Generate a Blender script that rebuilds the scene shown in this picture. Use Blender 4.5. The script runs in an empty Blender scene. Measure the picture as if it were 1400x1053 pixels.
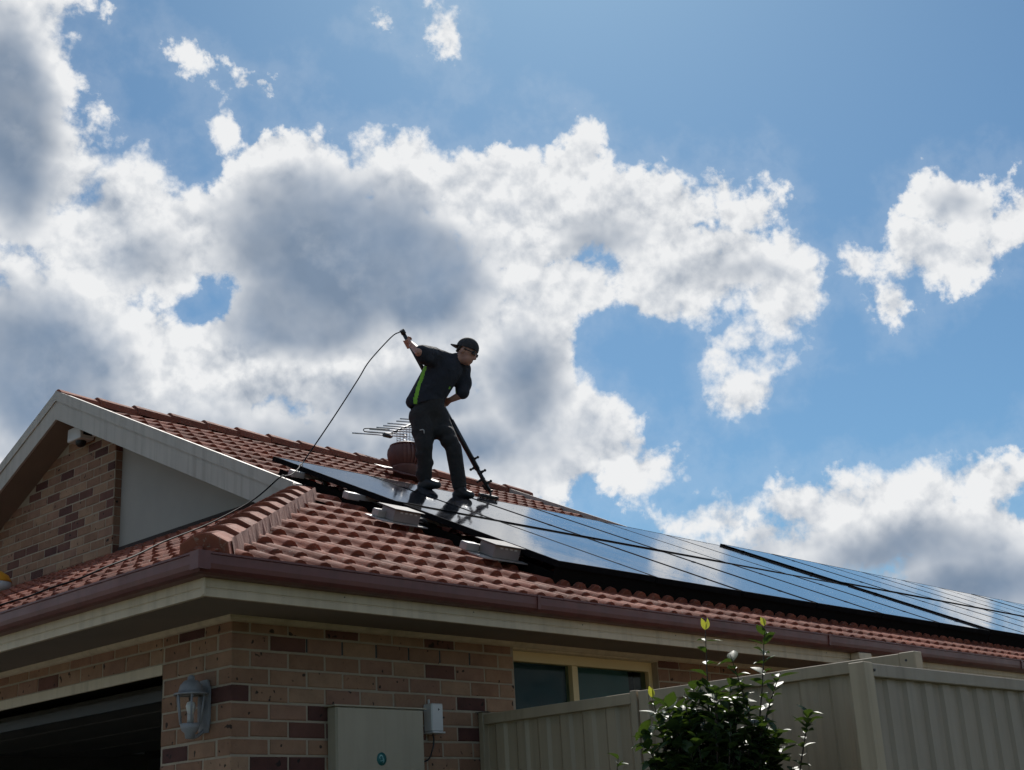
import bpy, bmesh, math, random
from mathutils import Vector, Matrix
R = math.radians
sc = bpy.context.scene
C = bpy.data.collections.new('scene_objects'); sc.collection.children.link(C)

# ------------------------------------------------------------------ camera
YAW, PITCH, ROLL = R(42.624), R(18.706), R(-3.220)
CAM = Vector((-4.049, -5.725, 1.218))
fw = Vector((math.cos(PITCH)*math.cos(YAW), math.cos(PITCH)*math.sin(YAW), math.sin(PITCH)))
r0 = Vector((math.sin(YAW), -math.cos(YAW), 0)); u0 = r0.cross(fw)
rt = math.cos(ROLL)*r0 + math.sin(ROLL)*u0; up = -math.sin(ROLL)*r0 + math.cos(ROLL)*u0
cd = bpy.data.cameras.new('camera'); cam = bpy.data.objects.new('camera', cd); C.objects.link(cam)
m = Matrix((rt, up, -fw)).transposed().to_4x4(); m.translation = CAM
cam.matrix_world = m
cd.sensor_width = 36.0; cd.lens = 36.0*1869.8/1400.0; cd.clip_end = 4000; cd.clip_start = 0.05
sc.camera = cam

# ------------------------------------------------------------------ render, exposure
sc.render.engine = 'CYCLES'
sc.cycles.use_denoising = True
sc.cycles.use_adaptive_sampling = True; sc.cycles.adaptive_threshold = 0.02; sc.cycles.adaptive_min_samples = 6
sc.cycles.max_bounces = 8; sc.cycles.glossy_bounces = 4; sc.cycles.diffuse_bounces = 4
sc.cycles.sample_clamp_indirect = 6.0
sc.view_settings.view_transform = 'Standard'; sc.view_settings.look = 'None'
sc.view_settings.exposure = 0.0; sc.view_settings.gamma = 1.0; sc.view_settings.use_curve_mapping = False

# ------------------------------------------------------------------ sun
SUN_YAW, SUN_EL = R(39.0), R(47.0)          # direction towards the sun, from +X towards +Y
sd = Vector((math.cos(SUN_EL)*math.cos(SUN_YAW), math.cos(SUN_EL)*math.sin(SUN_YAW), math.sin(SUN_EL)))
sl = bpy.data.lights.new('sun', 'SUN'); sl.energy = 4.6; sl.angle = R(0.53); sl.color = (1.0, 0.95, 0.88)
so = bpy.data.objects.new('sun', sl); C.objects.link(so)
so.rotation_euler = sd.to_track_quat('Z', 'Y').to_euler(); so.location = sd*60

# ------------------------------------------------------------------ world: Nishita sky with cumulus
W = bpy.data.worlds.new('World'); sc.world = W; W.use_nodes = True
W.cycles.sampling_method = 'MANUAL'; W.cycles.sample_map_resolution = 256
class NT:
    """small helper for writing node trees as expressions"""
    def __init__(s, t): s.t = t
    def n(s, typ, **k):
        x = s.t.nodes.new(typ)
        for a, v in k.items(): setattr(x, a, v)
        return x
    def inp(s, sock, v):
        if hasattr(v, 'is_output') or isinstance(v, bpy.types.NodeSocket): s.t.links.new(v, sock)
        elif v is not None: sock.default_value = v
    def m(s, op, a, b=None, c=None, clamp=False):
        x = s.n('ShaderNodeMath', operation=op); x.use_clamp = clamp
        for i, v in enumerate((a, b, c)):
            if v is not None: s.inp(x.inputs[i], v)
        return x.outputs[0]
    def v(s, op, a, b=None, c=None):
        x = s.n('ShaderNodeVectorMath', operation=op)
        for i, q in enumerate((a, b, c)):
            if q is not None: s.inp(x.inputs[i], q)
        return x.outputs['Value'] if op in ('LENGTH', 'DOT_PRODUCT', 'DISTANCE') else x.outputs[0]
    def noise(s, vec, scale, detail=6.0, rough=0.55, dist=0.0, lac=2.0, out='Fac'):
        x = s.n('ShaderNodeTexNoise'); s.inp(x.inputs['Vector'], vec)
        x.inputs['Scale'].default_value = scale; x.inputs['Detail'].default_value = detail
        x.inputs['Roughness'].default_value = rough; x.inputs['Distortion'].default_value = dist
        x.inputs['Lacunarity'].default_value = lac
        return x.outputs[out]
    def voro(s, vec, scale, detail=2.0, rough=0.5, lac=2.1):
        x = s.n('ShaderNodeTexVoronoi'); x.voronoi_dimensions = '3D'; x.feature = 'F1'; x.normalize = True
        s.inp(x.inputs['Vector'], vec); x.inputs['Scale'].default_value = scale; x.inputs['Detail'].default_value = detail
        x.inputs['Roughness'].default_value = rough; x.inputs['Lacunarity'].default_value = lac
        return x.outputs['Distance']
    def mr(s, v, a, b, c=0.0, d=1.0, smooth=False):
        x = s.n('ShaderNodeMapRange'); x.interpolation_type = 'SMOOTHSTEP' if smooth else 'LINEAR'
        for i, q in enumerate((v, a, b, c, d)): s.inp(x.inputs[i], q)
        return x.outputs[0]
    def mix(s, f, a, b, mode='MIX'):
        x = s.n('ShaderNodeMix', data_type='RGBA', blend_type=mode)
        s.inp(x.inputs[0], f); s.inp(x.inputs[6], a); s.inp(x.inputs[7], b)
        return x.outputs[2]
    def xyz(s, x, y, z):
        q = s.n('ShaderNodeCombineXYZ')
        for i, v in enumerate((x, y, z)): s.inp(q.inputs[i], v)
        return q.outputs[0]
    def sep(s, v):
        q = s.n('ShaderNodeSeparateXYZ'); s.inp(q.inputs[0], v); return q.outputs

# cloud masses as (bearing, elevation, half width, half height) in degrees; bearing is to the right of the house corner's diagonal
COV = [(-18.24, 31.88, 2.3, 3.37), (-19.22, 28.22, 2.6, 3.06), (-19.24, 25.43, 1.84, 1.84), (-18.31, 26.65, 3.37, 1.84), (-15.44, 24.62, 4.6, 3.37), (-18.0, 20.39, 6.13, 4.29), (-13.15, 24.75, 2.15, 2.45), (-16.47, 17.84, 7.97, 3.37), (-11.16, 19.76, 2.76, 3.37), (-6.71, 24.0, 5.82, 4.44), (-8.56, 27.28, 2.76, 1.84), (-3.77, 27.43, 2.76, 1.84), (-0.77, 27.02, 2.76, 2.15), (3.21, 27.65, 1.23, 1.84), (-2.93, 21.49, 5.21, 3.37), (-6.71, 19.15, 7.97, 2.45), (1.58, 25.52, 3.68, 2.45), (5.53, 25.49, 3.37, 2.15), (9.02, 26.42, 1.38, 0.92), (9.42, 25.03, 1.69, 1.38), (7.81, 22.53, 3.98, 2.45), (10.77, 21.56, 2.15, 2.45), (11.44, 23.41, 0.77, 0.61), (2.94, 22.38, 3.68, 1.84), (0.97, 20.07, 3.37, 3.37), (1.74, 17.26, 2.76, 2.76), (4.5, 17.37, 1.84, 1.38), (3.51, 16.22, 2.6, 1.84), (5.28, 15.17, 1.84, 1.07), (9.46, 19.32, 1.84, 1.07), (9.2, 17.38, 1.07, 0.92), (-3.14, 17.83, 6.13, 1.84), (-4.66, 33.64, 0.49, 0.46), (-1.99, 32.97, 0.74, 1.04), (-11.74, 32.18, 0.67, 0.28), (-9.84, 31.08, 0.98, 0.61), (-10.62, 28.97, 0.55, 1.23), (18.5, 23.93, 1.84, 1.23), (17.32, 22.06, 2.39, 1.16), (16.13, 20.76, 0.98, 0.86), (20.54, 22.93, 1.38, 1.04), (14.76, 22.39, 1.04, 0.61), (6.91, 12.25, 1.53, 0.74), (8.72, 12.45, 2.76, 1.1), (10.45, 11.69, 3.68, 1.23), (12.28, 12.55, 3.37, 1.53), (16.04, 12.56, 3.22, 1.59), (19.28, 12.86, 2.3, 1.23), (14.47, 10.99, 7.97, 2.15), (13.0, 10.7, 5.52, 1.53), (19.19, 10.44, 2.45, 1.84), (17.86, 8.32, 9.19, 2.15), (-12.26, 15.55, 14.71, 4.9), (-3.27, 15.38, 5.82, 3.37)]
HOLE = [(-12.31, 22.84, 0.46, 0.61), (-13.0, 22.16, 0.31, 0.31), (4.48, 19.81, 1.47, 1.38), (6.09, 18.45, 1.23, 1.69), (10.04, 19.01, 0.67, 0.28)]
THICK = [(-6.69, 24.31, 5.82, 3.68, 1.5), (-3.12, 23.33, 3.37, 3.06, 1.35), (-8.33, 22.19, 4.29, 2.3, 1.3), (-19.13, 30.14, 2.15, 3.98, 1.1), (-19.37, 26.81, 1.84, 2.76, 1.0), (-19.72, 19.13, 4.6, 3.98, 0.9), (-17.35, 16.93, 4.6, 1.53, 0.6), (-9.25, 16.75, 7.05, 1.53, 0.65), (-4.34, 18.17, 5.21, 1.53, 0.95), (0.74, 18.55, 2.15, 2.76, 0.8), (15.24, 10.03, 6.13, 1.53, 0.9), (9.81, 11.16, 2.76, 0.86, 0.8), (8.87, 22.55, 1.84, 0.67, 0.9), (4.26, 24.4, 1.69, 1.23, 0.9), (18.36, 24.1, 1.23, 0.67, 0.9), (17.9, 8.6, 6.13, 1.84, 0.8), (-2.61, 16.27, 6.13, 1.84, 0.7), (12.89, 9.39, 4.6, 1.23, 0.7), (12.18, 11.23, 1.84, 0.67, 0.8), (-14.64, 24.09, 1.53, 1.07, 0.6)]
SKY_STRENGTH = 0.056
def build_world():
    t = W.node_tree
    for x in list(t.nodes): t.nodes.remove(x)
    N = NT(t)
    sky = N.n('ShaderNodeTexSky'); sky.sky_type = 'NISHITA'; sky.sun_disc = False
    sky.sun_elevation = SUN_EL; sky.sun_rotation = R(90) - SUN_YAW
    sky.air_density = 1.0; sky.dust_density = 0.5; sky.ozone_density = 1.0
    tc = N.n('ShaderNodeTexCoord')
    d = N.v('NORMALIZE', tc.outputs['Generated'])
    def field(dirv):
        x, y, z = N.sep(dirv)[:3]
        el = N.m('ARCSINE', z)
        az = N.m('ARCTAN2', y, x)
        ce = N.m('COSINE', el)
        u = N.m('MULTIPLY', N.m('MULTIPLY', N.m('SUBTRACT', az, R(42.6)), ce), -180/math.pi)
        v = N.m('MULTIPLY', el, 180/math.pi)
        uv = N.xyz(u, v, 0.0)
        # gentle domain warp so that the masses are not ellipses
        wn = N.noise(dirv, 9.0, 2.0, 0.5, out='Color')
        uv = N.v('MULTIPLY_ADD', N.v('SUBTRACT', wn, (0.5, 0.5, 0.5)), (2.6, 2.2, 0.0), uv)
        def blobs(L, sc_):
            acc = None
            for (a, b, rx, ry, *wt) in L:
                q = N.v('MULTIPLY_ADD', uv, (1/rx, 1/ry, 0.0), (-a/rx, -b/ry, 0.0))
                k = min(min(rx, ry)/sc_, 1.0)*(wt[0] if wt else 1.0)
                val = N.m('MULTIPLY_ADD', N.v('LENGTH', q), -k, k)
                if acc is None: acc = val
                else:
                    s_ = N.n('ShaderNodeMath', operation='SMOOTH_MAX'); N.inp(s_.inputs[0], acc); N.inp(s_.inputs[1], val); s_.inputs[2].default_value = 0.10
                    acc = s_.outputs[0]
            return acc
        cov = blobs(COV, 2.6)
        hole = blobs(HOLE, 2.0)
        cov = N.m('SUBTRACT', cov, N.m('MULTIPLY', N.m('MAXIMUM', hole, -0.30), 0.9))
        cov = N.m('SUBTRACT', cov, 0.23)
        thick = blobs(THICK, 2.2)
        # the same kind of broken cumulus goes on all round the sky
        gen = N.m('MULTIPLY_ADD', N.noise(dirv, 3.2, 3.0, 0.5), 4.5, -2.45)
        gen = N.m('MINIMUM', gen, 0.8)
        wq = N.v('LENGTH', N.v('MULTIPLY_ADD', uv, (1/30.0, 1/24.0, 0.0), (0.0, -18/24.0, 0.0)))
        w = N.mr(wq, 0.85, 1.15, 1.0, 0.0, True)
        base = N.m('ADD', N.m('MULTIPLY', cov, w), N.m('MULTIPLY', gen, N.m('SUBTRACT', 1.0, w)))
        th = N.m('ADD', N.m('MULTIPLY', thick, w), N.m('MULTIPLY', N.m('SUBTRACT', gen, 0.15), N.m('SUBTRACT', 1.0, w)))
        return base, th
    wv0 = N.v('MULTIPLY_ADD', N.v('SUBTRACT', N.noise(d, 40.0, 2.0, 0.6, out='Color'), (0.5, 0.5, 0.5)), (0.034, 0.034, 0.034), d)
    def detail(dirv, oct_, wv, vo):
        n1 = N.noise(dirv, 21.0, oct_, 0.63, 0.0)
        pf = N.voro(wv, 34.0, vo, 0.6)            # rounded billows
        return N.m('ADD', N.m('MULTIPLY_ADD', n1, 1.75, -0.875), N.m('MULTIPLY_ADD', pf, -0.85, 0.28)), n1, pf
    base, th = field(d); det, n1, pf = detail(d, 8.0, wv0, 2.0)
    D = N.m('ADD', base, det)
    # look a little towards the sun: where the cloud thins out that way it is lit
    d2 = N.v('NORMALIZE', N.v('MULTIPLY_ADD', tuple(sd), (0.03, 0.03, 0.03), d))
    detb, n1b, pfb = detail(d2, 3.0, N.v('ADD', wv0, N.v('SUBTRACT', d2, d)), 1.0)
    slope = N.m('SUBTRACT', det, detb)
    soft = N.mr(N.noise(d, 8.0, 2.0, 0.5), 0.36, 0.64, 0.10, 0.40)      # crisp towers in places, wispy edges in others
    alpha = N.mr(D, -0.07, soft, 0.0, 1.0, True)
    veil = N.mr(D, -0.60, 0.05, 0.0, 0.10, True)
    alpha = N.m('MAXIMUM', alpha, veil)
    dark = N.mr(N.m('ADD', th, N.m('MULTIPLY', det, 0.36)), -0.16, 0.66, 0.0, 1.0, True)
    body = N.mr(D, 0.10, 0.9, 0.0, 0.18, True)
    lit = N.m('SUBTRACT', 0.97, N.m('ADD', N.m('MULTIPLY', dark, 0.74), body))
    calm = N.m('MULTIPLY_ADD', dark, -0.72, 1.0)       # thick cloud is smooth inside, the thin rims are lumpy
    lumps = N.m('ADD', N.m('MULTIPLY_ADD', n1, 0.95, -0.475), N.m('MULTIPLY_ADD', pf, -0.45, 0.12))
    lit = N.m('ADD', lit, N.m('MULTIPLY', N.m('MULTIPLY_ADD', slope, 0.95, lumps), calm))
    lit = N.m('MINIMUM', N.m('MAXIMUM', lit, 0.0), 1.0)
    lit = N.m('POWER', lit, 1.15)
    k = 1.0/SKY_STRENGTH
    grey = (0.205*k, 0.275*k, 0.380*k, 1); white = (0.86*k, 0.87*k, 0.88*k, 1)
    gm = N.mr(N.noise(d, 13.0, 5.0, 0.55), 0.3, 0.7, 0.90, 1.14)
    grey = N.mix(1.0, grey, N.xyz(gm, gm, gm), 'MULTIPLY')
    cc = N.mix(lit, grey, white)
    skyc = N.mix(1.0, sky.outputs[0], (SKY_TINT[0], SKY_TINT[1], SKY_TINT[2], 1), 'MULTIPLY')
    col = N.mix(alpha, skyc, cc)
    bg = N.n('ShaderNodeBackground'); N.inp(bg.inputs[0], col); bg.inputs[1].default_value = SKY_STRENGTH
    out = N.n('ShaderNodeOutputWorld'); t.links.new(bg.outputs[0], out.inputs[0])
SKY_TINT = (0.76, 1.16, 1.38)
build_world()

# ------------------------------------------------------------------ helpers
rnd = random.Random(7)
def tag(o, label=None, cat=None, group=None, kind=None):
    if label: o['label'] = label
    if cat: o['category'] = cat
    if group: o['group'] = group
    if kind: o['kind'] = kind
    return o
def empty(name, loc=(0, 0, 0), parent=None):
    o = bpy.data.objects.new(name, None); C.objects.link(o); o.location = loc; o.empty_display_size = 0.2
    if parent: o.parent = parent
    return o
def link(name, me, parent=None, mat=None):
    o = bpy.data.objects.new(name, me); C.objects.link(o)
    if parent: o.parent = parent
    if mat and not me.materials: me.materials.append(mat)
    return o
def mesh(name, bm, smooth=False, recalc=True):
    if recalc: bmesh.ops.recalc_face_normals(bm, faces=bm.faces)
    me = bpy.data.meshes.new(name); bm.to_mesh(me); bm.free()
    if smooth: me.polygons.foreach_set('use_smooth', [True]*len(me.polygons))
    return me
def fin(name, bm, mat, parent=None, smooth=False, recalc=True):
    return link(name, mesh(name, bm, smooth, recalc), parent, mat)
def box(bm, x0, x1, y0, y1, z0, z1, M=None):
    v = [bm.verts.new((x, y, z)) for z in (z0, z1) for y in (y0, y1) for x in (x0, x1)]
    if M is not None:
        for q in v: q.co = M @ q.co
    for f in ((0, 2, 3, 1), (4, 5, 7, 6), (0, 1, 5, 4), (2, 6, 7, 3), (0, 4, 6, 2), (1, 3, 7, 5)): bm.faces.new([v[i] for i in f])
    return v
def bbox(bm, x0, x1, y0, y1, z0, z1, b=0.004, M=None, seg=1):
    """box with bevelled edges"""
    t = bmesh.new(); box(t, x0, x1, y0, y1, z0, z1)
    bmesh.ops.recalc_face_normals(t, faces=t.faces)
    bmesh.ops.bevel(t, geom=list(t.edges), offset=b, segments=seg, affect='EDGES', profile=0.5)
    merge(bm, t, M)
def merge(bm, t, M=None):
    mp = {}
    for v in t.verts: mp[v] = bm.verts.new(M @ v.co if M is not None else v.co)
    for f in t.faces:
        try: bm.faces.new([mp[v] for v in f.verts]).smooth = f.smooth
        except ValueError: pass
    t.free()
def prism(bm, pts, axis, a, b):
    """polygon pts (2D) extruded along axis from a to b; the 2D coordinates are the two other axes in order"""
    def P(q, t):
        l = list(q); l.insert(axis, t); return l
    A = [bm.verts.new(P(q, a)) for q in pts]; B = [bm.verts.new(P(q, b)) for q in pts]
    bm.faces.new(A); bm.faces.new(B[::-1])
    for i in range(len(pts)):
        j = (i+1) % len(pts); bm.faces.new((A[i], B[i], B[j], A[j]))
def tube(bm, pts, r, seg=8, cap=True):
    pts = [Vector(p) for p in pts]; n = len(pts)
    rs = r if isinstance(r, (list, tuple)) else [r]*n
    rings = []; pu = None
    for i, p in enumerate(pts):
        t = (pts[min(i+1, n-1)] - pts[max(i-1, 0)]).normalized()
        if pu is None:
            pu = t.cross(Vector((0, 0, 1)));
            if pu.length < 1e-3: pu = t.cross(Vector((1, 0, 0)))
        pu = (pu - t*pu.dot(t)).normalized(); pv = t.cross(pu)
        rings.append([bm.verts.new(p + rs[i]*(math.cos(2*math.pi*k/seg)*pu + math.sin(2*math.pi*k/seg)*pv)) for k in range(seg)])
    for i in range(n-1):
        for k in range(seg):
            f = bm.faces.new((rings[i][k], rings[i][(k+1) % seg], rings[i+1][(k+1) % seg], rings[i+1][k])); f.smooth = True
    if cap:
        bm.faces.new(rings[0][::-1]); bm.faces.new(rings[-1])
def lathe(bm, prof, seg=24, M=None, a0=0, a1=2*math.pi):
    full = abs(a1-a0-2*math.pi) < 1e-6; n = seg if full else seg+1
    rings = []
    for (r, z) in prof:
        ring = []
        for k in range(n):
            a = a0 + (a1-a0)*k/seg; p = Vector((r*math.cos(a), r*math.sin(a), z))
            ring.append(bm.verts.new(M @ p if M is not None else p))
        rings.append(ring)
    for i in range(len(rings)-1):
        for k in range(n if full else n-1):
            f = bm.faces.new((rings[i][k], rings[i][(k+1) % n], rings[i+1][(k+1) % n], rings[i+1][k])); f.smooth = True
    if full:
        if prof[0][0] > 1e-5: bm.faces.new(rings[0][::-1])
        if prof[-1][0] > 1e-5: bm.faces.new(rings[-1])
def catmull(pts, n=8):
    P = [Vector(p) for p in pts]; P = [P[0]*2-P[1]] + P + [P[-1]*2-P[-2]]; out = []
    for i in range(1, len(P)-2):
        for k in range(n):
            t = k/n; a, b, c, d = P[i-1:i+3]
            out.append(0.5*((2*b)+(c-a)*t+(2*a-5*b+4*c-d)*t*t+(3*b-a-3*c+d)*t**3))
    out.append(P[-2]); return out
def copy_tree(o, parent=None):
    c = o.copy(); C.objects.link(c); c.parent = parent
    for ch in list(o.children): copy_tree(ch, c)
    return c

# ------------------------------------------------------------------ materials
MATS = {}
def pm(name, c1, c2=None, scale=6.0, rough=0.7, bump=0.0, bscale=40.0, metal=0.0, spec=0.5, rand=0.0, rough2=None, island=False, spots=None, detail=5.0, stretch=None, streak=0.0, lichen=0.0):
    """procedural Principled material: two-tone noise, per-object tone, optional dark spots and fine bump"""
    if name in MATS: return MATS[name]
    mt = bpy.data.materials.new(name); mt.use_nodes = True; t = mt.node_tree; N = NT(t)
    b = t.nodes['Principled BSDF']; b.inputs['Metallic'].default_value = metal; b.inputs['Specular IOR Level'].default_value = spec
    tc = N.n('ShaderNodeTexCoord'); vec = tc.outputs['Object']
    if stretch: vec = N.v('MULTIPLY', vec, stretch)
    if island or rand:
        if island: rv = N.n('ShaderNodeNewGeometry').outputs['Random Per Island']
        else: rv = N.n('ShaderNodeObjectInfo').outputs['Random']
        vec = N.v('ADD', vec, N.xyz(N.m('MULTIPLY', rv, 37.0), N.m('MULTIPLY', rv, 91.0), N.m('MULTIPLY', rv, 53.0)))
    col = (*c1, 1)
    if c2:
        f = N.mr(N.noise(vec, scale, detail, 0.6), 0.32, 0.68)
        col = N.mix(f, (*c1, 1), (*c2, 1))
    if rand:
        h = N.n('ShaderNodeHueSaturation'); N.inp(h.inputs['Color'], col)
        N.inp(h.inputs['Value'], N.m('MULTIPLY_ADD', rv, 2*rand, 1-rand)); col = h.outputs[0]
    if spots:
        sc_, thr, sc_col = spots
        f = N.mr(N.noise(vec, sc_, 2.0, 0.5), thr, thr+0.06)
        col = N.mix(f, col, (*sc_col, 1))
    if streak:      # rain runs and dust
        sv = N.v('MULTIPLY', vec, (14.0, 14.0, 0.9))
        f = N.m('MULTIPLY', N.mr(N.noise(sv, 1.0, 5.0, 0.6), 0.46, 0.74), N.mr(N.noise(vec, 1.3, 3.0), 0.35, 0.65, 0.35, 1.0))
        col = N.mix(N.m('MULTIPLY', f, streak), col, (c1[0]*.38, c1[1]*.35, c1[2]*.32, 1))
    if lichen:
        f = N.m('MULTIPLY', N.mr(N.noise(vec, 55.0, 3.0, 0.6), 0.58, 0.66), N.mr(N.noise(vec, 4.0, 2.0), 0.45, 0.62))
        col = N.mix(N.m('MULTIPLY', f, lichen), col, (.30, .27, .21, 1))
    N.inp(b.inputs['Base Color'], col)
    if rough2 is not None: N.inp(b.inputs['Roughness'], N.mr(N.noise(vec, scale*2.3, 4.0, 0.6), 0.3, 0.7, rough, rough2))
    else: b.inputs['Roughness'].default_value = rough
    if bump:
        bn = N.n('ShaderNodeBump'); bn.inputs['Strength'].default_value = min(bump, 1.0); bn.inputs['Distance'].default_value = 0.004 if bscale > 15 else 0.02
        N.inp(bn.inputs['Height'], N.noise(vec, bscale, 4.0, 0.6)); t.links.new(bn.outputs[0], b.inputs['Normal'])
    MATS[name] = mt; return mt
def brick_mat(name, island):
    mt = bpy.data.materials.new(name); mt.use_nodes = True; t = mt.node_tree; N = NT(t); b = t.nodes['Principled BSDF']
    tc = N.n('ShaderNodeTexCoord')
    rv = N.n('ShaderNodeNewGeometry').outputs['Random Per Island'] if island else N.n('ShaderNodeObjectInfo').outputs['Random']
    vec = N.v('ADD', tc.outputs['Object'], N.xyz(N.m('MULTIPLY', rv, 37.0), N.m('MULTIPLY', rv, 91.0), N.m('MULTIPLY', rv, 53.0)))
    cr = N.n('ShaderNodeValToRGB'); N.inp(cr.inputs[0], rv); e = cr.color_ramp; e.interpolation = 'CONSTANT'
    cols = [(0.0, (.305, .174, .108)), (.18, (.265, .146, .090)), (.34, (.335, .202, .126)), (.50, (.285, .156, .104)), (.64, (.245, .131, .082)), (.78, (.092, .038, .031)), (.90, (.142, .062, .046))]
    for i, (p_, c_) in enumerate(cols):
        el = e.elements[i] if i < 2 else e.elements.new(p_)
        el.position = p_; el.color = (*c_, 1)
    f = N.mr(N.noise(vec, 9.0, 6.0, 0.62), 0.28, 0.72, 0.78, 1.16)
    h = N.n('ShaderNodeHueSaturation'); N.inp(h.inputs['Color'], cr.outputs[0]); N.inp(h.inputs['Value'], f)
    s1 = N.mr(N.noise(vec, 26.0, 1.0, 0.4), 0.70, 0.74)          # iron spots burnt into the clay
    col = N.mix(N.m('MULTIPLY', s1, 0.9), h.outputs[0], (.022, .016, .014, 1))
    s2 = N.mr(N.noise(vec, 120.0, 2.0, 0.5), 0.66, 0.74)
    col = N.mix(N.m('MULTIPLY', s2, 0.5), col, (.08, .05, .04, 1))
    N.inp(b.inputs['Base Color'], col); b.inputs['Roughness'].default_value = 0.85; b.inputs['Specular IOR Level'].default_value = 0.3
    bn = N.n('ShaderNodeBump'); bn.inputs['Strength'].default_value = 0.5; bn.inputs['Distance'].default_value = 0.004
    N.inp(bn.inputs['Height'], N.noise(vec, 70.0, 5.0, 0.65)); t.links.new(bn.outputs[0], b.inputs['Normal'])
    return mt
M_BRICK = brick_mat('brick_clay', False); M_BRICK_S = brick_mat('brick_clay_joined', True)
M_MORTAR = pm('mortar', (.39, .32, .24), (.32, .26, .19), 14, 0.9, 0.4, 90)
TILE1, TILE2 = (.275, .083, .047), (.175, .051, .033)
M_TILE = pm('roof_tile', TILE1, TILE2, 7, 0.78, 0.35, 120, rand=0.24, rough2=0.92, spec=0.22, lichen=0.55, spots=(38.0, 0.68, (.17, .085, .065)))
M_TILE_S = pm('roof_tile_joined', TILE1, TILE2, 7, 0.78, 0.35, 120, rand=0.24, rough2=0.92, spec=0.22, lichen=0.55, island=True, spots=(38.0, 0.68, (.17, .085, .065)))
M_CAP = pm('roof_cap', (.27, .088, .053), (.19, .061, .039), 6, 0.8, 0.5, 80, rand=0.2, rough2=0.9, spec=0.25, lichen=0.6)
M_BED = pm('cap_bedding', (.30, .14, .10), (.22, .10, .075), 22, 0.9, 0.7, 60)
M_SARK = pm('roof_underlay', (.05, .03, .025), (.035, .022, .02), 5, 0.9)
M_GUTTER = pm('gutter_paint', (.150, .043, .036), (.118, .034, .030), 3, 0.38, 0.08, 20, rough2=0.5, streak=0.55)
M_CREAM = pm('cream_paint', (.60, .495, .355), (.54, .44, .31), 4, 0.55, 0.12, 30, rough2=0.7, streak=0.55)
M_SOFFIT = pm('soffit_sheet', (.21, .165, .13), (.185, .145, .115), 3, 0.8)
M_BARGE = pm('barge_paint', (.46, .415, .36), (.42, .38, .33), 3, 0.55, 0.1, 24, rough2=0.7, streak=0.55)
M_PANELW = pm('gable_sheet', (.36, .325, .285), (.32, .29, .255), 2, 0.7)
M_DARKFRAME = pm('black_anodised', (.008, .008, .009), (.013, .013, .014), 8, 0.9, metal=0.0, spec=0.02)
M_ALU = pm('aluminium', (.62, .62, .63), (.5, .5, .51), 12, 0.35, metal=0.9, rough2=0.5)
M_WHITEP = pm('white_plastic', (.62, .61, .59), (.56, .55, .53), 5, 0.45)
M_GREYBOX = pm('grey_powdercoat', (.42, .39, .37), (.36, .335, .32), 6, 0.5)
M_METER = pm('meter_box_paint', (.41, .355, .26), (.37, .32, .235), 2.5, 0.6, 0.05, 20, streak=0.22)
M_FENCE = pm('fence_steel', (.42, .335, .225), (.34, .27, .18), 2.2, 0.5, 0.04, 12, rough2=0.62, stretch=(1, 1, .35), streak=0.55)
M_FENCE2 = pm('boundary_steel', (.32, .265, .20), (.26, .212, .158), 2.2, 0.5, 0.04, 12, rough2=0.62, stretch=(1, 1, .35), streak=0.55)
M_BLACK = pm('black_rubber', (.012, .012, .013), None, rough=0.45)
M_DKGREY = pm('dark_grey_plastic', (.035, .035, .038), None, rough=0.5)
M_CONC = pm('concrete', (.34, .32, .29), (.27, .255, .235), 3, 0.9, 0.3, 60)
M_GRASS = pm('lawn', (.060, .066, .030), (.085, .080, .042), 2.0, 0.95, 0.8, 120)
M_DIRT = pm('soil', (.10, .075, .05), (.07, .05, .035), 4, 0.95, 0.8, 60)
def glass_mat(name, tint=(1, 1, 1), rough=0.0, ior=1.22):
    mt = bpy.data.materials.new(name); mt.use_nodes = True; t = mt.node_tree; b = t.nodes['Principled BSDF']
    b.inputs['Base Color'].default_value = (*tint, 1); b.inputs['Roughness'].default_value = rough
    b.inputs['Transmission Weight'].default_value = 1.0; b.inputs['IOR'].default_value = ior
    N = NT(t); n_ = N.noise(N.n('ShaderNodeTexCoord').outputs['Object'], 3.0, 2.0)
    bn = N.n('ShaderNodeBump'); bn.inputs['Strength'].default_value = 0.02; N.inp(bn.inputs['Height'], n_); t.links.new(bn.outputs[0], b.inputs['Normal'])
    return mt
M_GLASS = glass_mat('clear_glass'); M_TINT = glass_mat('tinted_window_glass', (.55, .68, .68), 0.02, 1.13)

# ------------------------------------------------------------------ ground
G = -0.35
bm = bmesh.new(); box(bm, -600, 600, -600, 600, G-1.0, G)
tag(fin('ground', bm, M_GRASS), kind='structure')
bm = bmesh.new(); prism(bm, [(-40, 0.3), (0.0, 0.3), (0.0, 5.7), (-40, 5.7)], 2, G-0.2, G+0.012)
tag(fin('driveway', bm, M_CONC), kind='structure')
bm = bmesh.new(); prism(bm, [(0.3, -0.95), (16, -0.95), (16, 0.0), (0.3, 0.0)], 2, G-0.2, G+0.016)
tag(fin('side_path', bm, M_CONC), kind='structure')

# ------------------------------------------------------------------ the house
T = 0.466; Z0 = 2.530; LIFT = 0.021; TH = math.atan(T); CO, SI = math.cos(TH), math.sin(TH)
YR = 5.536                     # ridge line
XV = 1.93                      # face of the gable barge boards
XE = 16.0                      # far end of the house
YL = 2*YR + 0.6                # far eave
RIDGE_END = 7.93
WING = 3.25                    # ridge of the lower rear wing
def rz(y): return Z0 + T*(y+0.6)
house = empty('brick_house', (0, 0, 0))
tag(house, 'pink brick house with red tiled roof, cream eaves and an open garage', 'house')

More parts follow.
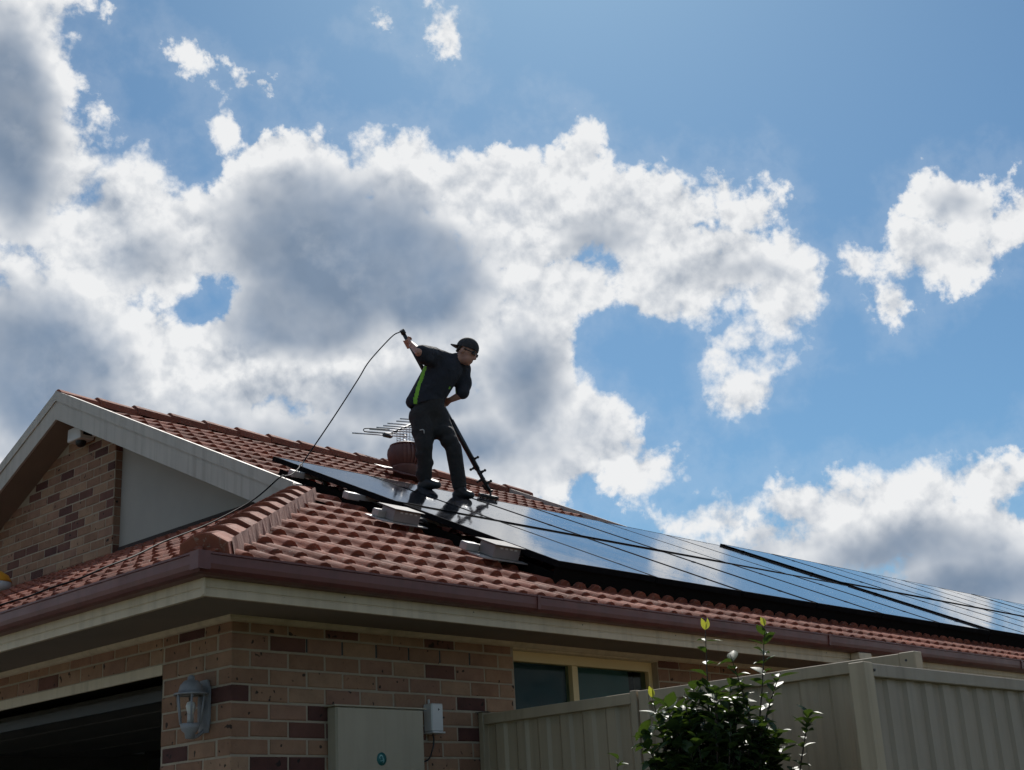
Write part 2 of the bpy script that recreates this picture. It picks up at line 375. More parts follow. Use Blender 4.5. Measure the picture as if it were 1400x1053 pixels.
# --- brickwork
CP = 0.086; ZJ = 2.323         # course height, a bed joint
def brick_mesh(l, h=0.076, d=0.105, seed=0):
    r_ = random.Random(seed); bm = bmesh.new()
    v = box(bm, 0, l, 0, d, 0, h)
    for q in v: q.co += Vector((r_.uniform(-.0015, .0015), 0, r_.uniform(-.0015, .0015)))
    bmesh.ops.recalc_face_normals(bm, faces=bm.faces)
    fr = [e for e in bm.edges if all(x.co.y < 0.01 for x in e.verts)]
    bmesh.ops.bevel(bm, geom=fr, offset=0.005, segments=1, affect='EDGES')
    me = mesh('brick', bm); me.materials.append(M_BRICK); return me
BR = {}
def get_brick(l, h, d=0.105):
    k = (round(l, 3), round(h, 3), round(d, 3)); BR.setdefault(k, [])
    if len(BR[k]) < 4: BR[k].append(brick_mesh(l, h, d, len(BR)*7+len(BR[k])))
    return rnd.choice(BR[k])
nbrick = [0]
def lay(wall, org, ex, ey, s0, s1, z0, z1, phase, hole=None, keep=None, limit=None):
    """bricks on a wall face: s runs along ex from org, ey points into the wall; z0..z1; phase(k) = start of the first brick"""
    rest = bmesh.new(); k = math.floor((z0-ZJ)/CP)
    base = Matrix((ex, ey, (0, 0, 1))).transposed().to_4x4(); base.translation = org
    while True:
        zb = ZJ + CP*k + 0.005; zt = zb + 0.076
        if zb > z1-0.02: break
        za, zc = max(zb, z0), min(zt, z1)
        s = phase(k)
        while s < s1-0.03:
            a, b_ = max(s, s0), min(s+0.23, s1)
            s += 0.24
            if b_-a < 0.025 or zc-za < 0.018: continue
            segs = [(a, b_)]
            if hole:
                for (h0, h1, g0, g1) in hole:
                    if za < g1-0.01 and zc > g0+0.01:
                        segs = [q for (p_, r_) in segs for q in (((p_, min(r_, h0)), (max(p_, h1), r_)) if r_ > h0 and p_ < h1 else ((p_, r_),)) if q[1]-q[0] > 0.03]
            for (p_, r_) in segs:
                if keep and not keep((p_+r_)/2, (za+zc)/2): continue
                mm = base @ Matrix.Translation((p_, rnd.uniform(-.0015, .0015), za))
                if limit is None or limit((p_+r_)/2, (za+zc)/2):
                    o = link('brick', get_brick(r_-p_, zc-za), wall); o.matrix_world = mm; nbrick[0] += 1
                else:
                    box(rest, 0, r_-p_, 0, 0.05, 0, zc-za, mm)
        k += 1
    if len(rest.verts):
        o = fin('brickwork', rest, M_BRICK_S, wall); tag(o, kind='stuff')
    else: rest.free()
WX0, WX1, WZ0, WZ1 = 2.05, 3.47, 1.25, 2.365          # side window
GY0, GY1, GZ = 0.615, 5.45, 2.236                     # garage opening
bm = bmesh.new()   # side wall core (mortar), round the window opening
for (a, b_, c, d_) in ((0.0045, WX0, G, 2.42), (WX1, XE, G, 2.42), (WX0, WX1, G, WZ0), (WX0, WX1, WZ1, 2.42)):
    box(bm, a, b_, 0.0045, 0.22, c, d_)
side_wall = fin('wall', bm, M_MORTAR, house)
lay(side_wall, (0, 0, 0), (1, 0, 0), (0, 1, 0), 0, 9.0, G, 2.398, lambda k: 0.0 if k % 2 else 0.12,
    hole=[(WX0-.004, WX1+.004, WZ0-.09, WZ1+0.035)], limit=lambda s, z: (z > 1.52 and s < 2.1) or (s > 3.4 and s < 5.2 and z > 2.05))
bm = bmesh.new()   # front wall core
for (a, b_, c, d_) in ((0.224, GY0, G, 2.42), (GY1, YL-.6, G, 2.42), (GY0, GY1, GZ, 2.42)):
    box(bm, 0.0045, 0.22, a, b_, c, d_)
front_wall = fin('wall', bm, M_MORTAR, house)
# seen from the front the bricks run towards +Y; local x along -Y keeps the face outwards
lay(front_wall, (0, GY0, 0), (0, -1, 0), (1, 0, 0), 0, GY0-0.0, G, 2.398, lambda k: (GY0 - 0.23 - 0.24*2) if k % 2 == 0 else (GY0-0.11-0.24*2-.01),
    keep=lambda s, z: not (s > GY0-0.10 and round((z-.043-ZJ)/CP) % 2 != 0), limit=lambda s, z: z > 1.45)
lay(front_wall, (0, GY1, 0), (0, -1, 0), (1, 0, 0), 0, GY1-GY0, GZ+.004, 2.398, lambda k: ((GY1-GY0) % 0.24) - 0.24 + (0.12 if k % 2 else 0.0),
    limit=lambda s, z: s > 2.2)
lay(front_wall, (0, YL-.6, 0), (0, -1, 0), (1, 0, 0), 0, YL-.6-GY1, G, 2.398, lambda k: -0.12*(k % 2), limit=lambda s, z: False)
# open weep joints in the top courses of the side wall
for s in (0.475, 0.715, 0.955, 1.195, 1.435, 1.675):
    bm = bmesh.new(); box(bm, s-.0045, s+.0045, 0.0025, 0.02, 2.246, 2.316); fin('weep_hole', bm, M_BLACK, side_wall)

# --- eaves
def sweep_eave(name, prof, mat, closed=True, z_off=0):
    """profile of (outward offset from the wall face, z) swept round the eaves: far end of the side, corner, far end of the front"""
    bm = bmesh.new(); rings = []
    for f in (lambda o, z: (XE+.5, -o, z), lambda o, z: (-o, -o, z), lambda o, z: (-o, YL-.6+o, z)):
        rings.append([bm.verts.new(f(o, z)) for (o, z) in prof])
    n = len(prof)
    for i in range(2):
        for k in range(n if closed else n-1):
            bm.faces.new((rings[i][k], rings[i][(k+1) % n], rings[i+1][(k+1) % n], rings[i+1][k]))
    if closed: bm.faces.new(rings[0]); bm.faces.new(rings[-1][::-1])
    return fin(name, bm, mat, house)
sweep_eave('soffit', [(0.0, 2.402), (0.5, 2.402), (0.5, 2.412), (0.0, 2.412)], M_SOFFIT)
sweep_eave('eave_bead', [(-0.01, 2.372), (0.018, 2.376), (0.034, 2.388), (0.036, 2.4015), (-0.01, 2.4015)], M_CREAM)
fas = sweep_eave('fascia', [(0.497, 2.372), (0.519, 2.372), (0.519, 2.405), (0.514, 2.4075), (0.514, 2.412), (0.519, 2.415), (0.519, 2.52), (0.497, 2.52)], M_CREAM)
gut = sweep_eave('gutter', [(0.5205, 2.455), (0.575, 2.455), (0.598, 2.462), (0.612, 2.478), (0.6165, 2.50), (0.6175, 2.540), (0.6235, 2.543), (0.6235, 2.552), (0.611, 2.552), (0.611, 2.545), (0.606, 2.50), (0.594, 2.475), (0.572, 2.463), (0.5205, 2.463)], M_GUTTER)
bm = bmesh.new(); prism(bm, [(-.6265, -.6265), (-.560, -.6265), (-.560, -.6225), (-.6225, -.6225), (-.6225, -.560), (-.6265, -.560)], 2, 2.47, 2.5535)
fin('gutter_corner_strap', bm, M_GUTTER, gut)
bm = bmesh.new(); bbox(bm, -.5235, -.512, -.5235, -.495, 2.376, 2.47, .002)
fin('corner_cover', bm, M_CREAM, fas)

for x in (1.62, 4.70, 7.9):
    bm = bmesh.new(); prism(bm, [(-.6185, 2.474), (-.6205, 2.474), (-.6260, 2.5405), (-.6260, 2.553), (-.6185, 2.553)], 0, x-.012, x+.012); fin('gutter_joint', bm, M_GUTTER, gut)
for x in (.30, 1.2, 2.1, 3.0, 3.9, 4.8):
    bm = bmesh.new(); tube(bm, [(x, -.5188, 2.438), (x, -.5206, 2.438)], .004, 8); fin('nail_head', bm, M_DKGREY, fas)

# --- roof planes (underlay), one sheet per slope
roof = empty('roof', (0, 0, 0), house)
bm = bmesh.new(); dz = -0.022
def sheet(pts):
    bm.faces.new([bm.verts.new(p) for p in pts])
def RP(x, y): return (x, y, rz(y)+dz)           # right slope
def FP(x, y): return (x, y, rz(x)+dz)           # front slope
def LP(x, y): return (x, y, rz(2*YR-y)+dz)      # left slope
sheet([RP(-.58, -.58), RP(XE+.5, -.58), RP(XE+.5, WING), RP(RIDGE_END, WING), RP(RIDGE_END, YR), RP(XV+.04, YR), RP(XV+.04, XV+.04)])
sheet([FP(-.58, -.58), FP(2.33, 2.33), FP(2.33, 2*YR-2.33), FP(-.58, 2*YR+.58)])
sheet([LP(XV+.04, YR), LP(RIDGE_END, YR), LP(RIDGE_END, 2*YR+.58), LP(-.58, 2*YR+.58), LP(XV+.04, 2*YR-XV-.04)])
zw = rz(WING)+dz
sheet([(RIDGE_END, WING, zw), (XE+.5, WING, zw), (XE+.5, 2*WING+.58, zw-T*(WING+.58)), (RIDGE_END, 2*WING+.58, zw-T*(WING+.58))])
fin('roof_underlay', bm, M_SARK, roof)

# --- roof tiles
TW, TL_, GA = 0.31, 0.375, 0.3235
def roll_profile():
    P = []
    for q in (0.0, 0.155):
        for (x, hgt) in ((0.0, 0.0), (0.048, 0.0), (0.060, 0.42), (0.078, 0.86), (0.100, 1.0), (0.122, 0.86), (0.141, 0.40)):
            P.append((q+x, hgt))
    P.append((0.31, 0.0)); return P
def tile_bm():
    bm = bmesh.new(); P = roll_profile()
    top = [bm.verts.new((x-.001, 0, 0.001+h*0.037)) for x, h in P]
    mid = [bm.verts.new((x-.001, 0.012, 0.002+h*0.038)) for x, h in P]
    bk = [bm.verts.new((x-.001, TL_, -0.0015+h*0.005)) for x, h in P]
    lo = [bm.verts.new((x-.001, 0.003, -0.006+h*0.002)) for x, h in P]
    for i in range(len(P)-1):
        bm.faces.new((top[i], top[i+1], mid[i+1], mid[i])).smooth = True
        bm.faces.new((mid[i], mid[i+1], bk[i+1], bk[i])).smooth = True
        bm.faces.new((lo[i], lo[i+1], top[i+1], top[i]))
    return bm
b0 = tile_bm(); me_tile = mesh('tile', b0, recalc=False); me_tile.materials.append(M_TILE)
camv = CAM
def slope_rows(y0, first, n): return [y0] + [y0+first+k*GA*CO for k in range(n)]
cands = []
def tiles_right():
    rows = slope_rows(-.570, 0.185, 21)
    for k, yn in enumerate(rows):
        if yn > YR-0.10: break
        xs = -1.2
        j = 0
        while True:
            x = xs + TW*j; j += 1
            if x > 13.0: break
            ym = yn+0.15
            if x+TW < min(yn, XV)-0.02: continue
            if ym > WING and x > RIDGE_END-.01: continue
            M_ = Matrix(((1, 0, 0, x), (0, CO, -SI, yn), (0, SI, CO, rz(yn)), (0, 0, 0, 1)))
            cuts = []
            if x < min(yn+.36, XV)+0.06: cuts.append((Vector((0, 0, 0)), Vector((-1, 1, 0)))); cuts.append(None)
            if ym > WING and x+TW > RIDGE_END: cuts.append((Vector((RIDGE_END, YR, 0)), Vector((1, 0, 0))))
            if x >= RIDGE_END-.01 and yn+TL_*CO > WING: cuts.append((Vector((0, WING, 0)), Vector((0, 1, 0))))
            top = yn + TL_*CO > YR
            if top: cuts.append((Vector((0, YR, 0)), Vector((0, 1, 0))))
            cands.append(('R', M_, cuts, x, yn))
def tiles_front():
    rows = slope_rows(-.570, 0.185, 9)
    for k, xn in enumerate(rows):
        if xn > 2.2: break
        j = 0
        while True:
            y = -1.2 + TW*j; j += 1
            if y > 9.5: break
            # local x runs along -Y, so the tile occupies y-TW..y
            if y < xn-0.02: continue
            M_ = Matrix(((0, CO, -SI, xn), (-1, 0, 0, y), (0, SI, CO, rz(xn)), (0, 0, 0, 1)))
            cuts = []
            if y-TW < xn+.40: cuts.append((Vector((0, 0, 0)), Vector((1, -1, 0))))
            if xn + TL_*CO > 2.22: cuts.append((Vector((2.225, 0, 0)), Vector((1, 0, 0))))
            cands.append(('F', M_, cuts, xn, y))
tiles_right(); tiles_front()
def score(c):
    s, M_, cuts, a, b_ = c
    ctr = M_ @ Vector((.155, .16, .02)); dv = ctr-camv; d = dv.dot(fw)
    px, py = dv.dot(rt)/d*1869.8, dv.dot(up)/d*1869.8
    if abs(px) > 715 or abs(py) > 545: return 0
    if s == 'R' and a > 2.55 and 0.0 < b_ < 2.62: return 0
    nrm = (M_.to_3x3() @ Vector((0, 0, 1))); return abs(nrm.dot(dv.normalized())+0.10)/d**2 + 1e-4/d
order = sorted(cands, key=score, reverse=True)
rest = bmesh.new(); ntile = 0
for c in order:
    s, M_, cuts, a, b_ = c; single = ntile < 300 and score(c) > 0
    cutl = [q for q in cuts if q]
    if single and not cutl:
        o = link('tile', me_tile, roof); o.matrix_world = M_ @ Matrix.Translation((0, rnd.uniform(-.006, .005), rnd.uniform(-.0005, .0025))) @ Matrix.Rotation(rnd.uniform(-.008, .008), 4, 'Z'); ntile += 1; continue
    t = tile_bm(); bmesh.ops.transform(t, matrix=M_, verts=t.verts)
    for (co, no) in cutl:
        if s == 'R' and no == Vector((-1, 1, 0)):
            # hip below the gable, straight verge above it
            if b_ < XV-.35: pl = (co, no)
            else: pl = (Vector((XV+.03, 0, 0)), Vector((-1, 0, 0)))
        else: pl = (co, no)
        bmesh.ops.bisect_plane(t, geom=t.verts[:]+t.edges[:]+t.faces[:], plane_co=pl[0], plane_no=pl[1], clear_outer=True)
    if not t.faces: t.free(); continue
    if single: fin('tile', t, M_TILE, roof, recalc=False); ntile += 1
    else: merge(rest, t)
tag(fin('roof_tiles', rest, M_TILE_S, roof, recalc=False), kind='stuff')

# --- hip and ridge caps
def cap_bm(L=0.42, wide=1.0):
    bm = bmesh.new()
    S0 = [(-.116*wide, -.030), (-.108*wide, .034), (-.036*wide, .076), (0, .081), (.036*wide, .076), (.108*wide, .034), (.116*wide, -.030)]
    S1 = [(-.108*wide, -.055), (-.101*wide, .012), (-.031*wide, .048), (0, .053), (.031*wide, .048), (.101*wide, .012), (.108*wide, -.055)]
    A = [bm.verts.new((x, 0, z)) for x, z in S0]; B = [bm.verts.new((x, L, z)) for x, z in S1]
    A2 = [bm.verts.new((x*.97, -.004, z-.006)) for x, z in S0]
    for i in range(6):
        f = bm.faces.new((A[i], A[i+1], B[i+1], B[i])); f.smooth = i in (2, 3)
        bm.faces.new((A2[i], A2[i+1], A[i+1], A[i]))
    bm.faces.new(A2[::-1])
    return bm
me_hip = mesh('hip_cap', cap_bm(0.41)); me_hip.materials.append(M_CAP)
dh = Vector((1, 1, T)).normalized(); exh = Vector((1, -1, 0)).normalized(); ezh = exh.cross(dh)
Lh = (XV+.6)*Vector((1, 1, T)).length; nh = 10; step = (Lh-.02)/nh
Mh = Matrix((exh, dh, ezh)).transposed().to_4x4()
for k in range(nh):
    o = link('hip_cap', me_hip, roof); q = Vector((-.53, -.53, rz(-.53)+.014)) + dh*(step*k)
    M_ = Mh.copy(); M_.translation = q; o.matrix_world = M_ @ Matrix.Rotation(rnd.uniform(-.012, .012), 4, 'Z') @ Matrix.Rotation(rnd.uniform(-.008, .008), 4, 'Y')
bm = bmesh.new()   # mortar bedding under the hip caps
N_ = 60
for side in (-1, 1):
    prev = None
    for i in range(N_+1):
        q = Vector((-.47, -.47, rz(-.47))) + dh*((Lh-.12)*i/N_)
        a = q + exh*side*(.128+rnd.uniform(-.006, .008)) + ezh*-.05; b_ = q + exh*side*(.112+rnd.uniform(-.004, .004)) + ezh*.055
        cur = (bm.verts.new(a), bm.verts.new(b_))
        if prev: bm.faces.new((prev[0], cur[0], cur[1], prev[1]))
        prev = cur
fin('mortar_bedding', bm, M_BED, roof)
me_ridge = mesh('ridge_cap', cap_bm(0.44, 0.82)); me_ridge.materials.append(M_CAP)
x = XV+.03; k = 0; nr = int((RIDGE_END-XV)/.40)
for k in range(nr+1):
    o = link('ridge_cap', me_ridge, roof)
    M_ = Matrix(((0, 1, 0, XV+.0+.40*k), (-1, 0, 0, YR), (0, 0, 1, rz(YR)+.006+LIFT), (0, 0, 0, 1)))
    o.matrix_world = M_ @ Matrix.Rotation(rnd.uniform(-.01, .01), 4, 'Z')
for k in range(20):   # ridge of the rear wing
    o = link('ridge_cap', me_ridge, roof); o.matrix_world = Matrix(((0, 1, 0, RIDGE_END+.40*k), (-1, 0, 0, WING), (0, 0, 1, rz(WING)-.045), (0, 0, 0, 1)))

# --- far end of the high roof: plain gable above the lower wing
for side in (-1, 1):
    bm = bmesh.new(); A = [(YR, rz(YR)+.075), (YR+side*(YR-WING), rz(WING)+.075), (YR+side*(YR-WING), rz(WING)-.16), (YR, rz(YR)-.16)]
    prism(bm, A, 0, RIDGE_END+.003, RIDGE_END+.03); fin('far_verge', bm, M_BARGE, house)
bm = bmesh.new(); prism(bm, [(WING-.2, rz(WING)-.32), (YR, rz(YR)-.05), (2*YR-WING+.2, rz(WING)-.32)], 0, RIDGE_END-.12, RIDGE_END-.10); fin('far_gable', bm, M_PANELW, house)

# --- gable: barge boards, raking soffit, brick face and sheeted face
def barge(side, x0, x1, top, bot, name, mat, parent, y_end):
    bm = bmesh.new(); f = lambda t: YR + side*t
    zr = lambda t: rz(YR)+LIFT-T*t
    A = [(f(0), zr(0)+top), (f(y_end), zr(y_end)+top), (f(y_end), zr(y_end)+bot), (f(0), zr(0)+bot)]
    prism(bm, A, 0, x0, x1); return fin(name, bm, mat, parent)
for side, ye in ((-1, YR-1.99), (1, YR-1.99)):
    bb = barge(side, XV, XV+.022, .055, -.205, 'barge_board', M_BARGE, house, ye)
    barge(side, XV-.012, XV-.0002, .072, -.025, 'barge_capping', M_BARGE, bb, ye-.004)
    barge(side, XV+.0225, XV+.09, .062, .046, 'verge_flashing', M_BARGE, bb, ye-.01)
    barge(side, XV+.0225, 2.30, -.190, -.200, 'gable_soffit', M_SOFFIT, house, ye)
bm = bmesh.new()   # brick gable face (mortar core), to the left of the sheeted part
GX = 2.22; GYB = 4.96
pts = [(GYB, 3.72), (2*YR-2.4, 3.72), (2*YR-2.4, rz(2.4)-.16), (YR, rz(YR)-.16), (GYB, rz(GYB)-.16)]
prism(bm, pts, 0, GX+.0045, GX+.1)
gable_wall = fin('gable_wall', bm, M_MORTAR, house)
zs = lambda y: rz(y if y < YR else 2*YR-y)+LIFT-.205
yb1 = 8.6
lay(gable_wall, (GX, yb1, 0), (0, -1, 0), (1, 0, 0), 0, yb1-GYB, 3.80, 5.25, lambda k: ((yb1-GYB) % .24) - .24 + (0.12 if k % 2 else 0),
    keep=lambda s, z: z+.02 < zs(yb1-s), limit=lambda s, z: s > 1.25)
lay(gable_wall, (GX+.007+.004, GYB-.004, 0), (1, 0, 0), (0, 1, 0), 0.0, 0.095, 3.80, 5.05, lambda k: 0.0, keep=lambda s, z: z < zs(GYB)-.02, limit=lambda s, z: False)
bm = bmesh.new()
prism(bm, [(2.05, 3.70), (GYB-.005, 3.70), (GYB-.005, rz(GYB)-.15), (2.05, rz(2.05)-.15)], 0, 2.292, 2.31)
fin('gable_sheet', bm, M_PANELW, house)
bm = bmesh.new(); prism(bm, [(2.3, 3.845), (GYB-.006, 3.845), (GYB-.006, 3.93), (2.3, 3.93)], 0, 2.278, 2.2915)
fin('flashing', bm, M_SARK, house)

# --- garage: steel lintel, room behind, raised door
bm = bmesh.new(); box(bm, 0.012, 0.20, GY0+.002, GY1-.002, GZ-.012, GZ-.001); box(bm, 0.0, 0.012, GY0+.002, GY1-.002, GZ-.055, GZ-.001)
fin('lintel', bm, M_CREAM, house)
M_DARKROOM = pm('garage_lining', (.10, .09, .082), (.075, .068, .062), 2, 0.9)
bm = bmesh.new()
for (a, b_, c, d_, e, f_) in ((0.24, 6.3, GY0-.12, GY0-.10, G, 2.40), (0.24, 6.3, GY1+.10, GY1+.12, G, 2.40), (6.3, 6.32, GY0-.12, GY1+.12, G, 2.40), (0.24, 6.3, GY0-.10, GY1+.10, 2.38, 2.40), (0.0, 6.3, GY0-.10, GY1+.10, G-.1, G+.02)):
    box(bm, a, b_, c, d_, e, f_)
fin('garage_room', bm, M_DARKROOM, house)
gd = empty('garage_door', (0, 0, 0), house)
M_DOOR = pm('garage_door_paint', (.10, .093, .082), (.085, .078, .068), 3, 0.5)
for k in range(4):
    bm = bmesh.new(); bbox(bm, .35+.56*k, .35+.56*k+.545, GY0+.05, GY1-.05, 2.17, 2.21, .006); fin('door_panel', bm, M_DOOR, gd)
for y in (GY0+.03, GY1-.03):
    bm = bmesh.new(); box(bm, .3, 2.9, y-.012, y+.012, 2.20, 2.24); fin('door_track', bm, M_ALU, gd)
for (a, b_, c) in ((.26, .30, 2.10), (3.0, 3.05, 2.05)):
    bm = bmesh.new(); box(bm, a, b_, GY0-.05, GY1+.05, c, 2.16); fin('door_beam', bm, M_DKGREY, gd)

# --- side window
win = empty('window', (0, 0, 0), house)
yf = 0.05
bm = bmesh.new()
box(bm, WX0+.004, WX1-.004, yf, yf+.07, WZ1-.062, WZ1-.002); box(bm, WX0+.004, WX1-.004, yf, yf+.07, WZ0, WZ0+.05)
box(bm, WX0+.004, WX0+.012, yf, yf+.07, WZ0+.05, WZ1-.062); box(bm, WX1-.045, WX1-.004, yf, yf+.07, WZ0+.05, WZ1-.062)
M_WINCREAM = pm('window_paint', (.70, .54, .28), (.64, .49, .25), 4, .5)
fr = fin('frame', bm, M_WINCREAM, win)
bm = bmesh.new(); box(bm, 2.635, 2.668, yf-.004, yf+.07, WZ0+.052, WZ1-.064); box(bm, 2.672, 2.700, yf+.006, yf+.07, WZ0+.052, WZ1-.064); fin('mullion', bm, M_WINCREAM, win)
bm = bmesh.new(); box(bm, WX0-.002, WX1+.002, -.004, .05, WZ1-.001, WZ1+.012); fin('head_trim', bm, M_CREAM, win)
for (a, b_) in ((WX0+.012, 2.635), (2.70, WX1-.045)):
    bm = bmesh.new(); box(bm, a, b_, yf+.03, yf+.036, WZ0+.05, WZ1-.062); fin('pane', bm, M_TINT, win)
M_BLIND = pm('green_blind', (.12, .185, .165), (.10, .16, .145), 3, 0.85, stretch=(1, 1, .2))
bm = bmesh.new(); box(bm, WX0+.013, 2.655, .105, .108, WZ0+.04, WZ1-.03); fin('blind', bm, pm('grey_blind', (.07, .095, .10), (.06, .08, .085), 3, .9), win)
bm = bmesh.new(); box(bm, 2.69, 3.27, .105, .108, WZ0+.04, WZ1-.03); fin('blind', bm, M_BLIND, win)
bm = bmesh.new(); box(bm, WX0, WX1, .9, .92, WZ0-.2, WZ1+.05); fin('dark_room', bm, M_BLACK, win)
bm = bmesh.new(); prism(bm, [(WX0-.03, 0), (WX1+.03, 0), (WX1+.03, -.03), (WX0-.03, -.03)], 2, WZ0-.08, WZ0-.005); fin('sill', bm, M_BRICK_S, win)

# --- downpipes
def downpipe(x, w=.05):
    dp = empty('downpipe', (0, 0, 0), house)
    bm = bmesh.new(); tube(bm, [(x, -.565, 2.456), (x, -.565, 2.41), (x, -.54, 2.36), (x+.02, -.12, 2.14), (x+.02, -.062, 2.08), (x+.02, -.06, G)], w*.72, 10)
    fin('pipe', bm, M_CREAM, dp)
    bm = bmesh.new(); box(bm, x-.04, x+.08, -.004, -.10, 1.6, 1.63); fin('bracket', bm, M_CREAM, dp)
bm = bmesh.new(); bbox(bm, 5.13, 5.31, -.60, -.522, 2.02, 2.4545, .006); fin('downpipe_head', bm, M_CREAM, house)

# ------------------------------------------------------------------ solar arrays on the right slope
def slopeM(x, y, h):
    """frame on the right slope: x along the eave, y up the slope, z off the roof; h = vertical height above the tile plane"""
    return Matrix(((1, 0, 0, x), (0, CO, -SI, y), (0, SI, CO, rz(y)+h), (0, 0, 0, 1)))
def solar_glass():
    mt = bpy.data.materials.new('solar_glass'); mt.use_nodes = True; t = mt.node_tree; N = NT(t); b = t.nodes['Principled BSDF']
    tc = N.n('ShaderNodeTexCoord'); x, y, z = N.sep(tc.outputs['Object'])[:3]
    def line(v, pitch, w):
        f = N.m('FRACT', N.m('DIVIDE', v, pitch)); return N.m('LESS_THAN', N.m('MINIMUM', f, N.m('SUBTRACT', 1.0, f)), w/pitch)
    g = N.m('MAXIMUM', line(N.m('ADD', x, -.012), .1615, .0015), line(N.m('ADD', y, -.012), .1570, .0015))
    ri = N.n('ShaderNodeObjectInfo').outputs['Random']
    vec = N.v('ADD', tc.outputs['Object'], N.xyz(N.m('MULTIPLY', ri, 31.0), N.m('MULTIPLY', ri, 17.0), 0.0))
    c = N.mix(N.mr(N.noise(vec, 3.0, 3.0), .3, .7), (.006, .008, .016, 1), (.010, .013, .024, 1))
    c = N.mix(g, c, (.05, .055, .06, 1))
    dust = N.mr(N.noise(vec, 1.7, 6.0, 0.65), .42, .78, 0.01, 0.14)
    c = N.mix(dust, c, (.30, .28, .25, 1))
    N.inp(b.inputs['Base Color'], c)
    N.inp(b.inputs['Roughness'], N.mr(N.noise(vec, 2.6, 5.0, 0.6), .35, .7, 0.03, 0.09))
    b.inputs['IOR'].default_value = 1.5; b.inputs['Specular IOR Level'].default_value = 0.95
    bn = N.n('ShaderNodeBump'); bn.inputs['Strength'].default_value = 0.03; bn.inputs['Distance'].default_value = 0.01
    N.inp(bn.inputs['Height'], N.noise(vec, 5.0, 2.0)); t.links.new(bn.outputs[0], b.inputs['Normal'])
    return mt
M_PV = solar_glass()
M_RAIL = pm('rail_aluminium', (.55, .53, .51), (.46, .445, .43), 10, 0.5, metal=0.25)
PW, PL, PT = 0.990, 1.585, 0.040
def pv_meshes():
    bm = bmesh.new()
    for (a, b_, c, d_) in ((0, PW, 0, .018), (0, PW, PL-.018, PL), (0, .018, .018, PL-.018), (PW-.018, PW, .018, PL-.018)):
        box(bm, a, b_, c, d_, -PT, 0.0)
    f = mesh('frame', bm); f.materials.append(M_DARKFRAME)
    bm = bmesh.new(); box(bm, .0185, PW-.0185, .0185, PL-.0185, -.008, -.0015)
    g = mesh('glass', bm); g.materials.append(M_PV)
    bm = bmesh.new(); bbox(bm, -.031, .002, -.012, .012, .0003, .0028, .001); c = mesh('clamp', bm); c.materials.append(M_DARKFRAME)
    bm = bmesh.new(); box(bm, .0185, PW-.0185, .0185, PL-.0185, -.012, -.009); k = mesh('backsheet', bm); k.materials.append(M_BLACK)
    bm = bmesh.new(); bbox(bm, PW/2-.06, PW/2+.06, PL-.20, PL-.10, -.034, -.0125, .004); j = mesh('junction_box', bm); j.materials.append(M_BLACK)
    return f, g, c, k, j
PVM = pv_meshes()
ORD = ['first', 'second', 'third', 'fourth', 'fifth', 'sixth', 'seventh', 'eighth', 'ninth', 'tenth', 'eleventh', 'twelfth']
YT = 2.817; DROP = (PL+.085)*CO
def array(x0, n, h, which):
    for row, rname in ((0, 'upper'), (1, 'lower')):
        yb = YT - PL*CO - row*DROP
        for c in range(n):
            e = empty('solar_panel'); e.matrix_world = slopeM(x0+1.021*c, yb, h+rnd.uniform(-.003, .003))
            tag(e, f'{ORD[c]} black solar panel along the {rname} row of the {which}', 'solar panel', 'solar panels on the tiled roof')
            for k, nm in ((0, 'frame'), (1, 'glass'), (3, 'backsheet'), (4, 'junction_box')): link(nm, PVM[k], e)
            for t_ in ((.36, 1.26)):
                o = link('clamp', PVM[2], e); o.location = (0, t_, 0)
ARR1 = 'array beside the gable'; ARR2 = 'raised array further along the roof'
array(2.370, 6, .166, ARR1); array(8.505, 10, .184, ARR2)
def rail(xa, xb, y, h, label):
    bm = bmesh.new(); M_ = slopeM(0, y, h)
    P = [(-.020, -.0775), (.020, -.0775), (.020, -.0405), (.008, -.0405), (.008, -.048), (-.008, -.048), (-.008, -.0405), (-.020, -.0405)]
    A = [bm.verts.new(M_ @ Vector((xa, a, b_))) for a, b_ in P]; B = [bm.verts.new(M_ @ Vector((xb, a, b_))) for a, b_ in P]
    bm.faces.new(A); bm.faces.new(B[::-1])
    for i in range(8): bm.faces.new((A[i], B[i], B[(i+1) % 8], A[(i+1) % 8]))
    e = empty('mounting_rail', (xa, y, rz(y))); e['label'] = label; e['category'] = 'rail'; e['group'] = 'solar mounting rails'
    o = fin('channel', bm, M_RAIL); o.parent = e; o.matrix_parent_inverse = Matrix.Translation(e.location).inverted()
    x = xa+.30
    while x < xb:
        b2 = bmesh.new(); box(b2, x-.02, x+.02, -.055, .03, -.084, -.078, M_); box(b2, x-.02, x+.02, -.055, -.050, -.150, -.0845, M_)
        o = fin('roof_hook', b2, M_RAIL); o.parent = e; o.matrix_parent_inverse = Matrix.Translation(e.location).inverted(); x += 1.24
    b2 = bmesh.new(); bbox(b2, xa-.012, xa+.105, -.034, .034, -.088, -.036, .005, M_)
    o = fin('end_splice', b2, M_GREYBOX); o.parent = e; o.matrix_parent_inverse = Matrix.Translation(e.location).inverted()
RY = (2.43, 1.71, 1.08, .28); RN = ('ridge side of the upper row', 'eave side of the upper row', 'ridge side of the lower row', 'eave side of the lower row')
RX = (2.275, 2.215, 1.945, 1.975)
for y, nm, xs in zip(RY, RN, RX):
    rail(xs, 8.47, y, .166, f'aluminium rail on the {nm}, {ARR1}')
    rail(8.52, 18.7, y, .184, f'aluminium rail on the {nm}, {ARR2}')

